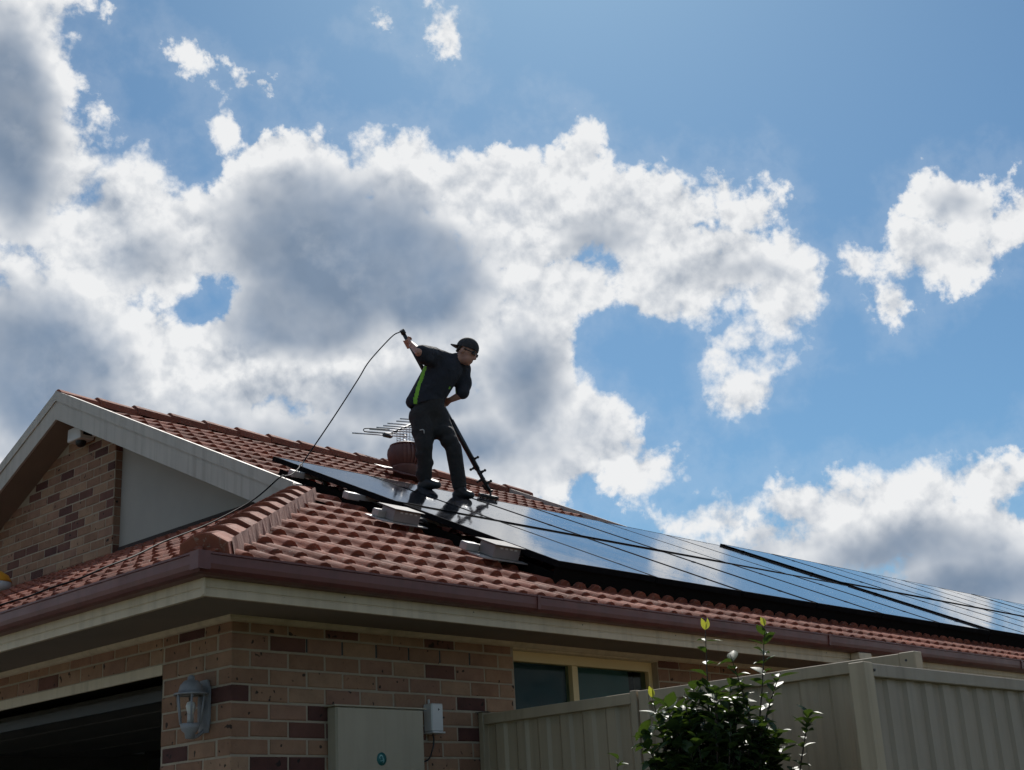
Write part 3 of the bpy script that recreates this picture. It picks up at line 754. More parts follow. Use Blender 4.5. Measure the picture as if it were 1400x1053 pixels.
# black strips added as shade under the lower and the gable-side panel edges
M_GAPSHADE = pm('gap_shade_black', (.006, .006, .006), (.014, .012, .011), 160, 0.95, spec=0.02)
YB = YT - PL*CO - DROP
def shade_skirt(x0, x1, h, label):
    e = empty('gap_shade', (x0, YB, rz(YB))); tag(e, label, 'shade strip', 'painted shade strips under the solar arrays')
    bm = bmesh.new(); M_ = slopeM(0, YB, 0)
    box(bm, x0, x1, .085, .089, .004, h*CO-.0405, M_); wp0(bm, e, 'shade_strip')
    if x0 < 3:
        bm = bmesh.new(); box(bm, x0+.030, x0+.034, .09, (YT-YB)/CO-.02, .004, h*CO-.0785, M_); wp0(bm, e, 'shade_strip')
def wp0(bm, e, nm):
    o = fin(nm, bm, M_GAPSHADE); o.parent = e; o.matrix_parent_inverse = Matrix.Translation(e.location).inverted()
shade_skirt(2.370, 8.485, .166, 'black strips standing for shade under the panel edges, array beside the gable'); shade_skirt(8.505, 18.7, .184, 'black strip standing for shade under the lower panel edge, raised array further along')

def isolator(x, y, label):
    e = empty('isolator_box'); e.matrix_world = slopeM(x, y, .055) @ Matrix.Diagonal((.95, .85, 1.0, 1))
    tag(e, label, 'electrical box', 'isolator boxes at the array edge')
    bm = bmesh.new(); bbox(bm, 0, .25, 0, .17, .012, .098, .006); fin('housing', bm, pm('brown_grey_paint', (.27, .235, .225), (.23, .20, .19), 6, .55), e)
    bm = bmesh.new(); bbox(bm, -.02, .27, -.022, .215, .0985, .1035, .002); fin('lid', bm, pm('dull_lid', (.25, .24, .23), (.20, .19, .185), 8, .75), e)
    bm = bmesh.new(); box(bm, -.10, .33, -.02, .22, .004, .0115); fin('base_plate', bm, M_GREYBOX, e)
    for k in range(4):
        bm = bmesh.new(); box(bm, .05+.045*k, .075+.045*k, -.0025, .004, .076, .086); fin('vent_slot', bm, M_WHITEP, e)
    bm = bmesh.new(); tube(bm, [(.27, .08, .05), (.33, .08, .05), (.40, .09, .03), (.5, .1, .02)], .011, 8); fin('conduit', bm, M_DKGREY, e)
isolator(2.000, 1.01, 'grey isolator box on the longer rail end, halfway down the panel edge')
isolator(2.085, .175, 'grey isolator box near the lower front corner of the panels')

# ------------------------------------------------------------------ roof ventilator
e = empty('roof_ventilator', (5.40, 4.56, rz(4.56)+.04))
tag(e, 'red brown domed roof ventilator standing on the tiles behind the worker', 'ventilator')
M_VENT = pm('ventilator_paint', (.13, .052, .042), (.105, .042, .035), 5, 0.5, rough2=0.62)
bm = bmesh.new(); lathe(bm, [(.135, -.10), (.135, .10), (.142, .115)], 28); fin('throat', bm, M_VENT, e, recalc=True)
vd = empty('turbine_head', (0, 0, 0), e)
for k in range(26):
    bm = bmesh.new(); a0 = 2*math.pi*k/26; P = [(.140, .115), (.166, .15), (.186, .20), (.192, .25), (.184, .30), (.16, .335)]
    L = [bm.verts.new((r*math.cos(a0), r*math.sin(a0), z)) for r, z in P]; Q = [bm.verts.new(((r-.014)*math.cos(a0+.27), (r-.014)*math.sin(a0+.27), z)) for r, z in P]
    for i in range(5): bm.faces.new((L[i], Q[i], Q[i+1], L[i+1])).smooth = True
    fin('vane', bm, M_VENT, vd, recalc=False)
bm = bmesh.new(); lathe(bm, [(.165, .332), (.162, .345), (.12, .362), (.05, .372), (0.0, .374)], 28); fin('dome_cap', bm, M_VENT, e)
bm = bmesh.new(); M_ = Matrix.Rotation(TH, 4, 'X'); box(bm, -.26, .26, -.25, .25, .045, .052, M_); fin('flashing_tray', bm, M_VENT, e)

# ------------------------------------------------------------------ television antenna on the ridge behind the worker
AB = Vector((6.50, 5.56, rz(YR)+.09))
an = empty('television_antenna', AB); tag(an, 'grey television antenna with many thin rods on the roof ridge', 'antenna')
ri_, aw_ = r0, Vector((math.cos(YAW), math.sin(YAW), 0))
bm = bmesh.new(); tube(bm, [(0, 0, -.1), (0, 0, .62)], .016, 8); fin('mast', bm, M_DKGREY, an)
bo0 = ri_*-.30 - aw_*.35 + Vector((0, 0, .31)); bo1 = ri_*.06 + aw_*.35 + Vector((0, 0, .70))
bm = bmesh.new(); tube(bm, [bo0, bo1], .013, 8); fin('boom', bm, M_DKGREY, an)
el = (ri_*-1.0 + aw_*.10 + Vector((0, 0, .16))).normalized()
for k, (t_, ln) in enumerate(((0.0, .42), (.12, .33), (.26, .33), (.38, .30), (.50, .27), (.64, .28), (.80, .24), (.95, .26))):
    c_ = bo0.lerp(bo1, t_); bm = bmesh.new(); tube(bm, [c_-el*ln*.55, c_+el*ln], .0085, 6); fin('element', bm, M_ALU, an)
c_ = bo0.lerp(bo1, .10); bm = bmesh.new(); uz = Vector((0, 0, 1))
tube(bm, catmull([c_+el*.02, c_+el*.28, c_+el*.33+uz*.022, c_+el*.28+uz*.045, c_+el*.02+uz*.045], 5), .006, 6); fin('folded_dipole', bm, M_DKGREY, an)
bm = bmesh.new(); bbox(bm, -.065, .065, -.028, .028, -.024, .024, .012, Matrix.Translation(bo0)); fin('balun_box', bm, M_DKGREY, an)
bm = bmesh.new(); bbox(bm, -.04, .04, -.04, .04, -.05, .05, .01, Matrix.Translation((0, 0, .52))); fin('clamp', bm, M_DKGREY, an)
for k in range(7):
    a_ = bo0.lerp(bo1, .25+.09*k); bm = bmesh.new(); tube(bm, [a_, a_+Vector((0, 0, -.14-.015*k))], .004, 5); fin('screen_rod', bm, M_ALU, an)
for k in range(4):
    a_ = bo0.lerp(bo1, .30)+Vector((0, 0, -.03-.03*k)); bm = bmesh.new(); tube(bm, [a_+ri_*-.02, a_+ri_*.20+aw_*.3], .004, 5); fin('screen_wire', bm, M_ALU, an)

# ------------------------------------------------------------------ fittings on the walls
# floodlight / sensor under the gable
e = empty('security_light', (2.22, 5.46, 5.06)); tag(e, 'white sensor floodlight under the gable peak', 'light fitting')
bm = bmesh.new(); bbox(bm, -.150, -.004, -.13, .105, -.055, .075, .008); fin('housing', bm, M_WHITEP, e)
bm = bmesh.new(); box(bm, -.12, -.03, -.1325, -.1302, -.02, .055); fin('lamp_window', bm, M_BLACK, e)
bm = bmesh.new(); lathe(bm, [(.0, -.045), (.028, -.036), (.045, -.014), (.05, .012), (.048, .016)], 16, Matrix.Translation((-.085, -.03, -.0705))); fin('sensor_dome', bm, M_BLACK, e)
bm = bmesh.new(); bbox(bm, -.03, -.002, -.18, -.1305, -.03, .03, .006); fin('bracket', bm, M_WHITEP, e)

# lantern beside the garage
ln_ = empty('wall_lantern', (-.090, .212, 1.815)); tag(ln_, 'weathered grey coach lantern on the brick pier by the garage', 'lantern')
M_PEW = pm('weathered_pewter', (.30, .30, .315), (.21, .21, .225), 14, 0.55, 0.2, 60)
bm = bmesh.new(); lathe(bm, [(.0, .0), (.026, .004), (.03, .03), (.048, .045), (.056, .075)], 6); fin('base_cup', bm, M_PEW, ln_)
for k in range(6):
    a = 2*math.pi*k/6; bm = bmesh.new(); tube(bm, [(.054*math.cos(a), .054*math.sin(a), .074), (.073*math.cos(a), .073*math.sin(a), .215)], .0052, 6); fin('glazing_bar', bm, M_PEW, ln_)
    b_ = 2*math.pi*(k+1)/6; bm = bmesh.new()
    q = [(.051, .078), (.069, .212)]
    vs = [(q[0][0]*math.cos(a), q[0][0]*math.sin(a), q[0][1]), (q[0][0]*math.cos(b_), q[0][0]*math.sin(b_), q[0][1]), (q[1][0]*math.cos(b_), q[1][0]*math.sin(b_), q[1][1]), (q[1][0]*math.cos(a), q[1][0]*math.sin(a), q[1][1])]
    bm.faces.new([bm.verts.new(v) for v in vs]); o = fin('pane', bm, M_GLASS, ln_); md = o.modifiers.new('s', 'SOLIDIFY'); md.thickness = .0025
bm = bmesh.new(); lathe(bm, [(.084, .213), (.086, .219), (.080, .224), (.062, .228), (.060, .24), (.054, .262), (.036, .282), (.018, .290), (.018, .303), (.010, .312), (0, .313)], 24); fin('cap', bm, M_PEW, ln_)
bm = bmesh.new(); tube(bm, [(0, 0, .08), (0, 0, .12)], .016, 10); fin('lamp_holder', bm, M_WHITEP, ln_)
bm = bmesh.new(); lathe(bm, [(.0, .185), (.018, .178), (.024, .16), (.018, .135), (.014, .12)], 14); fin('bulb', bm, pm('opal_bulb', (.75, .74, .70), None, rough=.3), ln_)
bm = bmesh.new(); prism(bm, [(-.035, .03), (.035, .03), (.048, .10), (.048, .24), (.03, .29), (-.03, .29), (-.048, .24), (-.048, .10)], 0, .073, .0865); fin('back_plate', bm, M_PEW, ln_)
bm = bmesh.new(); tube(bm, catmull([(.09, 0, .07), (.07, 0, .035), (.03, 0, .012), (0, 0, .008)], 5), .009, 8); fin('arm', bm, M_PEW, ln_)

# meter box and small transmitter
mb = empty('meter_box', (.60, 0, 1.0)); tag(mb, 'beige electricity meter box with a round teal sticker', 'meter box')
bm = bmesh.new(); bbox(bm, .0, .612, -.078, -.004, .0, .968, .006); fin('case', bm, M_METER, mb)
bm = bmesh.new(); bbox(bm, .004, .608, -.0865, -.0785, .01, .962, .003); door = fin('door', bm, M_METER, mb)
bm = bmesh.new(); box(bm, -.018, .63, -.09, -.004, .9685, .976); fin('rain_hood', bm, M_METER, mb)
M_TEAL = pm('teal_vinyl', (.012, .13, .125), (.014, .115, .112), 9, 0.4)
M_PALE = pm('pale_print', (.24, .46, .44), None, rough=0.5)
MS = Matrix.Translation((.299, -.0866, .703)) @ Matrix.Rotation(math.pi/2, 4, 'X')
bm = bmesh.new(); lathe(bm, [(.034, .0), (.034, .0012), (.0, .0012)], 36, MS); st = fin('sticker', bm, M_TEAL, door)
bm = bmesh.new()   # pale swoosh marks on the sticker
def arc(r, a0, a1, w, cx, cy, n=10):
    prev = None
    for i in range(n+1):
        a = R(a0+(a1-a0)*i/n); ww = w*math.sin(math.pi*(i+.6)/(n+1.2))
        A = MS @ Vector((cx+(r-ww)*math.cos(a), cy+(r-ww)*math.sin(a), .002)); B = MS @ Vector((cx+(r+ww)*math.cos(a), cy+(r+ww)*math.sin(a), .002))
        cur = (bm.verts.new(A), bm.verts.new(B))
        if prev: bm.faces.new((prev[0], cur[0], cur[1], prev[1]))
        prev = cur
arc(.011, -40, 230, .0035, -.004, .008); arc(.016, -60, 60, .0035, -.002, -.006); arc(.02, 250, 330, .002, -.006, .010)
fin('print', bm, M_PALE, st)
tb = empty('wall_transmitter', (1.285, 0, 1.855)); tag(tb, 'small white box with a cable beside the meter box', 'electrical box')
bm = bmesh.new(); bbox(bm, 0, .088, -.075, -.004, 0, .152, .006); bd = fin('housing', bm, M_WHITEP, tb)
bm = bmesh.new(); bbox(bm, .0, .094, -.082, -.004, -.010, -.0005, .002); fin('base_lip', bm, M_WHITEP, tb)
bm = bmesh.new(); prism(bm, [(.048, .112), (.060, .119), (.048, .126)], 1, -.0765, -.0752); fin('mark', bm, M_DKGREY, bd)
bm = bmesh.new(); tube(bm, catmull([(.04, -.035, -.008), (.045, -.035, -.05), (.035, -.03, -.10), (.015, -.02, -.145), (-.05, -.012, -.17)], 6), .0045, 6); fin('cable', bm, M_BLACK, tb)
bm = bmesh.new(); tube(bm, [(.03, -.02, .152), (.03, -.02, .178)], .006, 8); fin('antenna_stub', bm, M_WHITEP, tb)

# rounded orange and white float lying at the foot of the gable
e = empty('orange_float', (1.66, 5.98, rz(1.66)+.055)); tag(e, 'orange and white rounded object at the foot of the gable wall', 'float')
M_ORANGE = pm('orange_plastic', (.75, .33, .02), (.68, .28, .02), 6, 0.4)
bm = bmesh.new(); lathe(bm, [(0, .20), (.06, .19), (.12, .15), (.15, .10), (.152, .085)], 24); fin('top_shell', bm, M_ORANGE, e)
bm = bmesh.new(); lathe(bm, [(.150, .0845), (.145, .03), (.10, -.01), (0, -.02)], 24); fin('base', bm, M_WHITEP, e)

# ------------------------------------------------------------------ fences
def wave(bm, p0, p1, z0, z1, pitch=.165, dep=.026, out=Vector((0, 0, 0))):
    d = Vector(p1)-Vector(p0); L = d.length; d.normalize(); s = 0; pts = []
    while s < L:
        for (a, o_) in ((0, 0), (.055, 0), (.075, 1), (.135, 1), (.155, 0)):
            q = s + a*pitch/.165
            if q <= L: pts.append((q, o_))
        s += pitch
    pts.append((L, 0)); prev = None
    for (q, o_) in pts:
        b_ = Vector(p0)+d*q+out*(dep*o_); cur = (bm.verts.new((b_.x, b_.y, z0)), bm.verts.new((b_.x, b_.y, z1)))
        if prev: bm.faces.new((prev[0], cur[0], cur[1], prev[1]))
        prev = cur
FX = 1.75; FZ = 1.962
sf = empty('side_fence', (FX, 0, G)); tag(sf, 'pale beige corrugated steel fence running from the house wall past the window', 'fence')
def wpart(name, bm, mat, par):
    o = fin(name, bm, mat); o.parent = par; o.matrix_parent_inverse = Matrix.Translation(par.location).inverted(); return o
for (ya, yb) in ((-.045, -1.135), (-1.255, -2.70)):
    bm = bmesh.new(); wave(bm, (FX+.006, ya, 0), (FX+.006, yb, 0), G+.03, FZ-.05, out=Vector((-1, 0, 0)), dep=.013); wpart('steel_sheet', bm, M_FENCE, sf)
    bm = bmesh.new(); bbox(bm, FX-.030, FX+.030, yb, ya, FZ-.058, FZ, .003); wpart('top_rail', bm, M_FENCE, sf)
    bm = bmesh.new(); bbox(bm, FX-.030, FX+.030, yb, ya, G+.01, G+.068, .003); wpart('bottom_rail', bm, M_FENCE, sf)
for (ya, yb, zt) in ((-.006, -.044, FZ+.012), (-1.136, -1.176, FZ+.010), (-1.190, -1.254, FZ+.004), (-2.701, -2.78, FZ+.002)):
    bm = bmesh.new(); bbox(bm, FX-.034, FX+.034, yb, ya, G-.2, zt, .003); wpart('post', bm, M_FENCE, sf)
bm = bmesh.new(); tube(bm, [(FX-.036, -2.735, FZ-.035), (FX-.033, -2.735, FZ-.035)], .006, 8); wpart('rivet', bm, M_DKGREY, sf)
bm = bmesh.new(); prism(bm, [(FX-.05, .0), (FX+.02, -.01), (FX+.03, -.05), (FX-.02, -.075), (FX-.04, -.05)], 2, FZ+.0125, FZ+.0145); wpart('torn_flashing', bm, M_BLACK, sf)
BY = -2.86
bf = empty('boundary_fence', (1.04, BY, G)); tag(bf, 'grey corrugated steel boundary fence running along beside the house', 'fence')
BZ = 1.864
xs = 1.04
for k, (a, b_) in enumerate(((xs+.075, xs+2.36), (xs+2.435, xs+4.72), (xs+4.795, xs+7.1), (xs+7.175, xs+9.5))):
    bm = bmesh.new(); wave(bm, (a, BY-.006, 0), (b_, BY-.006, 0), G+.03, BZ-.04, out=Vector((0, 1, 0)), dep=.013); wpart('steel_sheet', bm, M_FENCE2, bf)
    bm = bmesh.new(); bbox(bm, a, b_, BY-.030, BY+.030, BZ-.056, BZ-.002, .003); tr = wpart('top_rail', bm, M_FENCE2, bf)
    bm = bmesh.new(); bbox(bm, a, b_, BY-.030, BY+.030, G+.01, G+.068, .003); wpart('bottom_rail', bm, M_FENCE2, bf)
for k in range(5):
    a = xs+2.36*k; bm = bmesh.new(); bbox(bm, a, a+.074, BY-.036, BY+.036, G-.2, BZ+.001, .003); wpart('post', bm, M_FENCE if k == 0 else M_FENCE2, bf)
bm = bmesh.new(); tube(bm, [(xs+.088, BY-.0315, BZ-.03), (xs+.088, BY-.036, BZ-.03)], .006, 8); wpart('rivet', bm, M_BLACK, bf)

# ------------------------------------------------------------------ the worker
PO = Vector((4.099, 2.683, 4.226))
AWY = Vector((math.cos(YAW), math.sin(YAW), 0))
MP = Matrix((r0, AWY, Vector((0, 0, 1)))).transposed().to_4x4(); MP = MP @ Matrix.Scale(0.97, 4); MP.translation = PO
J = dict(pelvis=(-.095, 0, .775), hipR=(-.165, -.06, .70), kneeR=(-.135, -.13, .385), ankR=(-.146, -.05, .115),
         hipL=(-.018, .06, .72), kneeL=(.122, -.02, .395), ankL=(.160, .05, .055),
         waist=(-.075, 0, .936), chest=(.050, 0, 1.150), neck=(.182, 0, 1.262), shR=(-.025, -.12, 1.265), elR=(-.138, -.36, 1.219), haR=(-.232, -.185, 1.385),
         shL=(.235, .12, 1.210), elL=(.222, .10, .950), haL=(.072, .12, .892), head=(.283, -.02, 1.318))
J = {k: Vector(v) for k, v in J.items()}
def capsule(bm, a, b, ra, rb, seg=12, flat=None):
    a, b = Vector(a), Vector(b); d = b-a; L = d.length; d.normalize()
    q = d.to_track_quat('Z', 'Y').to_matrix().to_4x4(); q.translation = a
    prof = []
    for i in range(5): t_ = -math.pi/2 + math.pi/2*i/5; prof.append((max(ra*math.cos(t_), 1e-6) if i else 0.0, ra*math.sin(t_)))
    prof.append((ra, 0)); prof.append((rb, L))
    for i in range(1, 6): t_ = math.pi/2*i/5; prof.append((rb*math.cos(t_) if i < 5 else 0.0, L+rb*math.sin(t_)))
    t = bmesh.new(); lathe(t, prof, seg); bmesh.ops.remove_doubles(t, verts=t.verts, dist=1e-5)
    bmesh.ops.recalc_face_normals(t, faces=t.faces); merge(bm, t, q)
def ellipsoid(bm, c, r, M=None, seg=16):
    t = bmesh.new(); bmesh.ops.create_uvsphere(t, u_segments=seg, v_segments=seg//2+2, radius=1.0)
    Q = Matrix.Translation(c) @ (M.to_4x4() if M is not None else Matrix.Identity(4)) @ Matrix.Diagonal((*r, 1)); merge(bm, t, Q)
def remesh(bm, voxel, smooth=4, name='m'):
    me = bpy.data.meshes.new(name); bm.to_mesh(me); bm.free(); o = bpy.data.objects.new('tmp', me); C.objects.link(o)
    r_ = o.modifiers.new('r', 'REMESH'); r_.mode = 'VOXEL'; r_.voxel_size = voxel; r_.use_smooth_shade = True
    if smooth: s_ = o.modifiers.new('s', 'SMOOTH'); s_.factor = 0.5; s_.iterations = smooth
    dg = bpy.context.evaluated_depsgraph_get(); dg.update(); out = bpy.data.meshes.new_from_object(o.evaluated_get(dg))
    bpy.data.objects.remove(o); out.name = name; return out
def put(name, me, mat, parent=None):
    o = link(name, me, parent)
    me.materials.append(mat)
    if parent is None: o.matrix_world = MP
    return o
M_SKIN = pm('skin', (.42, .22, .16), (.36, .18, .13), 20, 0.55, 0.1, 120)
M_SHIRT = pm('navy_polo', (.011, .013, .021), (.018, .020, .030), 9, 0.85, 1.0, 14)
M_GREEN = pm('lime_panel', (.22, .50, .04), (.18, .43, .035), 25, 0.8)
M_PANTS = pm('dark_work_trousers', (.016, .014, .015), (.026, .023, .023), 8, 0.9, 1.0, 12)
M_CAPM = pm('dark_cap', (.022, .021, .024), (.032, .03, .034), 25, 0.85)
HX = Vector((.80, -.30, -.52)).normalized()          # where the face looks: right, a little to the camera, down
HZ = (Vector((.40, -.1, 1.0)) - HX*Vector((.40, -.1, 1.0)).dot(HX)).normalized(); HY = HZ.cross(HX)
HM = Matrix((HX, HY, HZ)).transposed()
hc = J['head']
def hp(x, y, z): return hc + HM @ Vector((x, y, z))
# body: one continuous surface
bm = bmesh.new()
ellipsoid(bm, hp(-.005, 0, .02), (.098, .076, .108), HM)                  # skull
ellipsoid(bm, hp(.035, 0, -.055), (.062, .056, .062), HM)                 # jaw and face
ellipsoid(bm, hp(.064, 0, -.092), (.026, .026, .020), HM)                 # chin
ellipsoid(bm, hp(.100, 0, -.022), (.026, .013, .018), HM); ellipsoid(bm, hp(.093, 0, .0), (.014, .011, .026), HM)   # nose
ellipsoid(bm, hp(.086, 0, -.062), (.014, .024, .007), HM); ellipsoid(bm, hp(.083, 0, -.074), (.013, .021, .007), HM)   # lips
for s in (-1, 1):
    ellipsoid(bm, hp(-.008, s*.078, -.008), (.020, .008, .030), HM)       # ears
    ellipsoid(bm, hp(.078, s*.030, .024), (.014, .026, .008), HM)         # brow
capsule(bm, J['neck']-Vector((.03, 0, .03)), hp(-.02, 0, -.05), .062, .056)
capsule(bm, J['chest'], J['waist'], .135, .125); capsule(bm, J['shR'], J['shL'], .065, .065); capsule(bm, J['waist'], J['pelvis'], .13, .125)
for s in 'RL':
    capsule(bm, J['pelvis'], J['hip'+s], .10, .085); capsule(bm, J['hip'+s], J['knee'+s], .078, .055); capsule(bm, J['knee'+s], J['ank'+s], .052, .036)
    capsule(bm, J['chest'], J['sh'+s], .09, .06); capsule(bm, J['sh'+s], J['el'+s], .050, .042)
    w_ = J['ha'+s]; f_ = (w_-J['el'+s]).normalized(); capsule(bm, J['el'+s], w_-f_*.045, .042, .028)
pT = Vector((-.290, -.215, 1.478)); pB = Vector((.415, .66, .150)); pd = (pB-pT).normalized()
def on_pole(p): return pT + pd*((Vector(p)-pT).dot(pd))
for s in 'RL':
    w_ = J['ha'+s]; f_ = (w_-J['el'+s]).normalized(); pc = on_pole(w_)
    back = (w_-f_*.045)
    # palm beside the pole, fingers curled round it
    side = (back-pc); side -= pd*side.dot(pd); side.normalize(); oth = pd.cross(side)
    for k in range(4):
        off = pd*(-.036+.024*k); R_ = .034
        pal0 = back*.55 + (pc+side*R_+off)*.45
        capsule(bm, back, pc+side*(R_+.006)+off, .020, .014, 8)
        pr = None; ln_f = (1.9, 2.25, 2.15, 1.75)[k]
        for i in range(6):
            an_ = -.15 + ln_f*i/5*1.15; q = pc+off+side*(math.cos(an_)*R_)+oth*(math.sin(an_)*R_)
            if pr is not None: capsule(bm, pr, q, .0098, .0092, 8)
            pr = q
    tb0 = back*.5+pc*.5+pd*-.035; pr = tb0
    for i in range(4):
        an_ = -.5 - 1.3*i/3; q = pc+pd*(-.052+.012*i)+side*(math.cos(an_)*.036)+oth*(math.sin(an_)*.036)
        capsule(bm, pr, q, .0125, .0105, 8); pr = q
body = put('person', remesh(bm, .0065, 3, 'person'), M_SKIN)
tag(body, 'worker in dark clothes and backwards cap washing the solar panels', 'person')
# polo shirt
bm = bmesh.new()
ellipsoid(bm, J['chest']+Vector((.0, 0, .02)), (.185, .150, .155)); capsule(bm, J['chest'], J['waist']+Vector((-.01, 0, 0)), .165, .160, 16)
capsule(bm, J['waist']+Vector((-.02, 0, -.01)), J['pelvis']+Vector((-.02, 0, .075)), .160, .158, 16)
capsule(bm, J['waist']+Vector((-.05, -.03, 0)), Vector((-.232, -.06, .85)), .130, .070); capsule(bm, J['chest']+Vector((-.07, -.04, 0)), Vector((-.228, -.06, .87)), .11, .062)
capsule(bm, J['shR']+Vector((.01, 0, -.01)), J['shL']+Vector((0, 0, -.005)), .088, .080, 16); capsule(bm, J['shR'], J['neck']+Vector((-.02, 0, -.015)), .085, .062); capsule(bm, J['shL'], J['neck'], .08, .066)
capsule(bm, J['shR'], J['shR'].lerp(J['elR'], .80), .090, .082); capsule(bm, J['shR']+Vector((0, 0, -.05)), J['shR'].lerp(J['elR'], .78)+Vector((.005, 0, -.03)), .075, .07)
capsule(bm, J['shL'], J['shL'].lerp(J['elL'], .93), .080, .068); ellipsoid(bm, J['shL'].lerp(J['elL'], .55)+Vector((.02, 0, 0)), (.07, .07, .10))
me_sh = remesh(bm, .012, 5, 'shirt')
# trim hem, cuffs and neck openings
t = bmesh.new(); t.from_mesh(me_sh)
def clip(t, co, no):
    bmesh.ops.bisect_plane(t, geom=t.verts[:]+t.edges[:]+t.faces[:], plane_co=co, plane_no=no, clear_outer=True)
clip(t, Vector((-.10, 0, .825)), Vector((.22, 0, -1)))
L_ = Vector((-.11, -.2, 1.24)), Vector((-.191, -.2, 1.003)), Vector((-.243, -.2, .81))
t.faces.ensure_lookup_table()
for f in t.faces:
    c_ = f.calc_center_median()
    if f.normal.y > -.05 or c_.z > 1.175 or (c_.z > 1.10 and c_.y < -.21): continue
    for a, b_ in ((L_[0], L_[1]), (L_[1], L_[2])):
        ax, az, bx, bz = a.x+.028, a.z, b_.x+.032, b_.z; tt = ((c_.x-ax)*(bx-ax)+(c_.z-az)*(bz-az))/((bx-ax)**2+(bz-az)**2)
        if 0 <= tt <= 1.0 and abs((c_.x-ax-(bx-ax)*tt)) < .018: f.material_index = 1
    if abs(c_.x-.135) < .03 and .955 < c_.z < .975 and f.normal.y < -.2: f.material_index = 1
t.to_mesh(me_sh); t.free()
sh = put('shirt', me_sh, M_SHIRT, body); me_sh.materials.append(M_GREEN)
# trousers, loose at knee and hem
bm = bmesh.new()
capsule(bm, J['waist']+Vector((0, 0, -.05)), J['pelvis'], .135, .148, 16); capsule(bm, J['pelvis'], J['hipR'], .145, .115); capsule(bm, J['pelvis'], J['hipL'], .140, .118)
capsule(bm, J['hipR'], J['kneeR'], .108, .080); capsule(bm, J['hipL'], J['kneeL'], .104, .074); capsule(bm, Vector((-.09, 0, .70)), Vector((-.075, -.03, .535)), .11, .062)
capsule(bm, J['kneeR'], J['ankR'], .074, .066); capsule(bm, J['kneeL'], J['ankL'], .078, .068)
for (c_, r_) in (((.132, -.02, .33), .070), ((.135, .0, .26), .068), ((.158, .03, .12), .070), ((.145, .03, .19), .066), ((-.155, -.12, .32), .07), ((-.125, -.09, .25), .07), ((-.16, -.06, .16), .072), ((.045, -.03, .54), .094), ((.085, -.03, .46), .086), ((-.16, -.1, .54), .095), ((-.13, -.1, .46), .085)):
    ellipsoid(bm, c_, (r_, r_, r_*.8))
me_p = remesh(bm, .012, 5, 'trousers')
t = bmesh.new(); t.from_mesh(me_p); clip(t, Vector((0, 0, .035)), Vector((-.22, 0, -1))); t.to_mesh(me_p); t.free()
put('trousers', me_p, M_PANTS, body)
bm = bmesh.new(); tube(bm, [(-.165, -.232, .520), (-.135, -.240, .522), (-.128, -.238, .516), (-.126, -.232, .488)], .005, 6); put('pocket_trim', mesh('pocket_trim', bm), pm('reflective_tape', (.45, .45, .44), None, rough=.5), body)
# boots
for s, tip in (('R', Vector((-.030, -.135, .026))), ('L', Vector((.262, -.045, -.062)))):
    a = J['ank'+s]; bm = bmesh.new(); dn = Vector((0, 0, -.065 if s == 'R' else -.085)); heel = a+dn+Vector((-.035, .015, 0))
    capsule(bm, a+Vector((0, 0, .05)), a+dn*.6, .054, .052); capsule(bm, heel, tip, .042, .036); capsule(bm, a+dn*.4, tip+Vector((-.03, .01, .012)), .048, .036)
    put('boot', remesh(bm, .010, 3, 'boot'), M_BLACK, body)
# cap worn backwards
bm = bmesh.new(); ellipsoid(bm, hp(-.012, 0, .042), (.113, .092, .102), HM, 24)
t = bm; bmesh.ops.bisect_plane(t, geom=t.verts[:]+t.edges[:]+t.faces[:], plane_co=hp(0, 0, .030), plane_no=HM @ Vector((.12, 0, -1)), clear_outer=True)
put('cap', mesh('cap', bm, True), M_CAPM, body)
cap_o = body.children[-1]
bm = bmesh.new(); pr = []
for i in range(9):
    a = -1.0+2.0*i/8; pr.append((hp(-.103*math.cos(a*.75)-.004, .080*math.sin(a), .026), hp(-.103-.085*math.cos(a*1.2), .085*math.sin(a), .012)))
A = [bm.verts.new(x) for x, y in pr]; B = [bm.verts.new(y) for x, y in pr]
for i in range(8): bm.faces.new((A[i], A[i+1], B[i+1], B[i])).smooth = True
o = put('brim', mesh('brim', bm), M_CAPM, cap_o); o.modifiers.new('s', 'SOLIDIFY').thickness = .006
bm = bmesh.new()
for s in (-1, 1): bbox(bm, .074, .100, s*.030-.026, s*.030+.026, -.002, .030, .006, Matrix.Translation(hc) @ HM.to_4x4())
for s in (-1, 1): tube(bm, [hp(.085, s*.055, .016), hp(.0, s*.085, .012)], .004, 6)
put('sunglasses', mesh('sunglasses', bm), M_BLACK, body)
for s in (-1, 1):
    bm = bmesh.new(); capsule(bm, hp(-.05, s*.066, .015), hp(-.07, s*.055, -.03), .018, .012, 8); put('hair', mesh('hair', bm, True), pm('dark_hair', (.03, .02, .015), None, rough=.8), body)

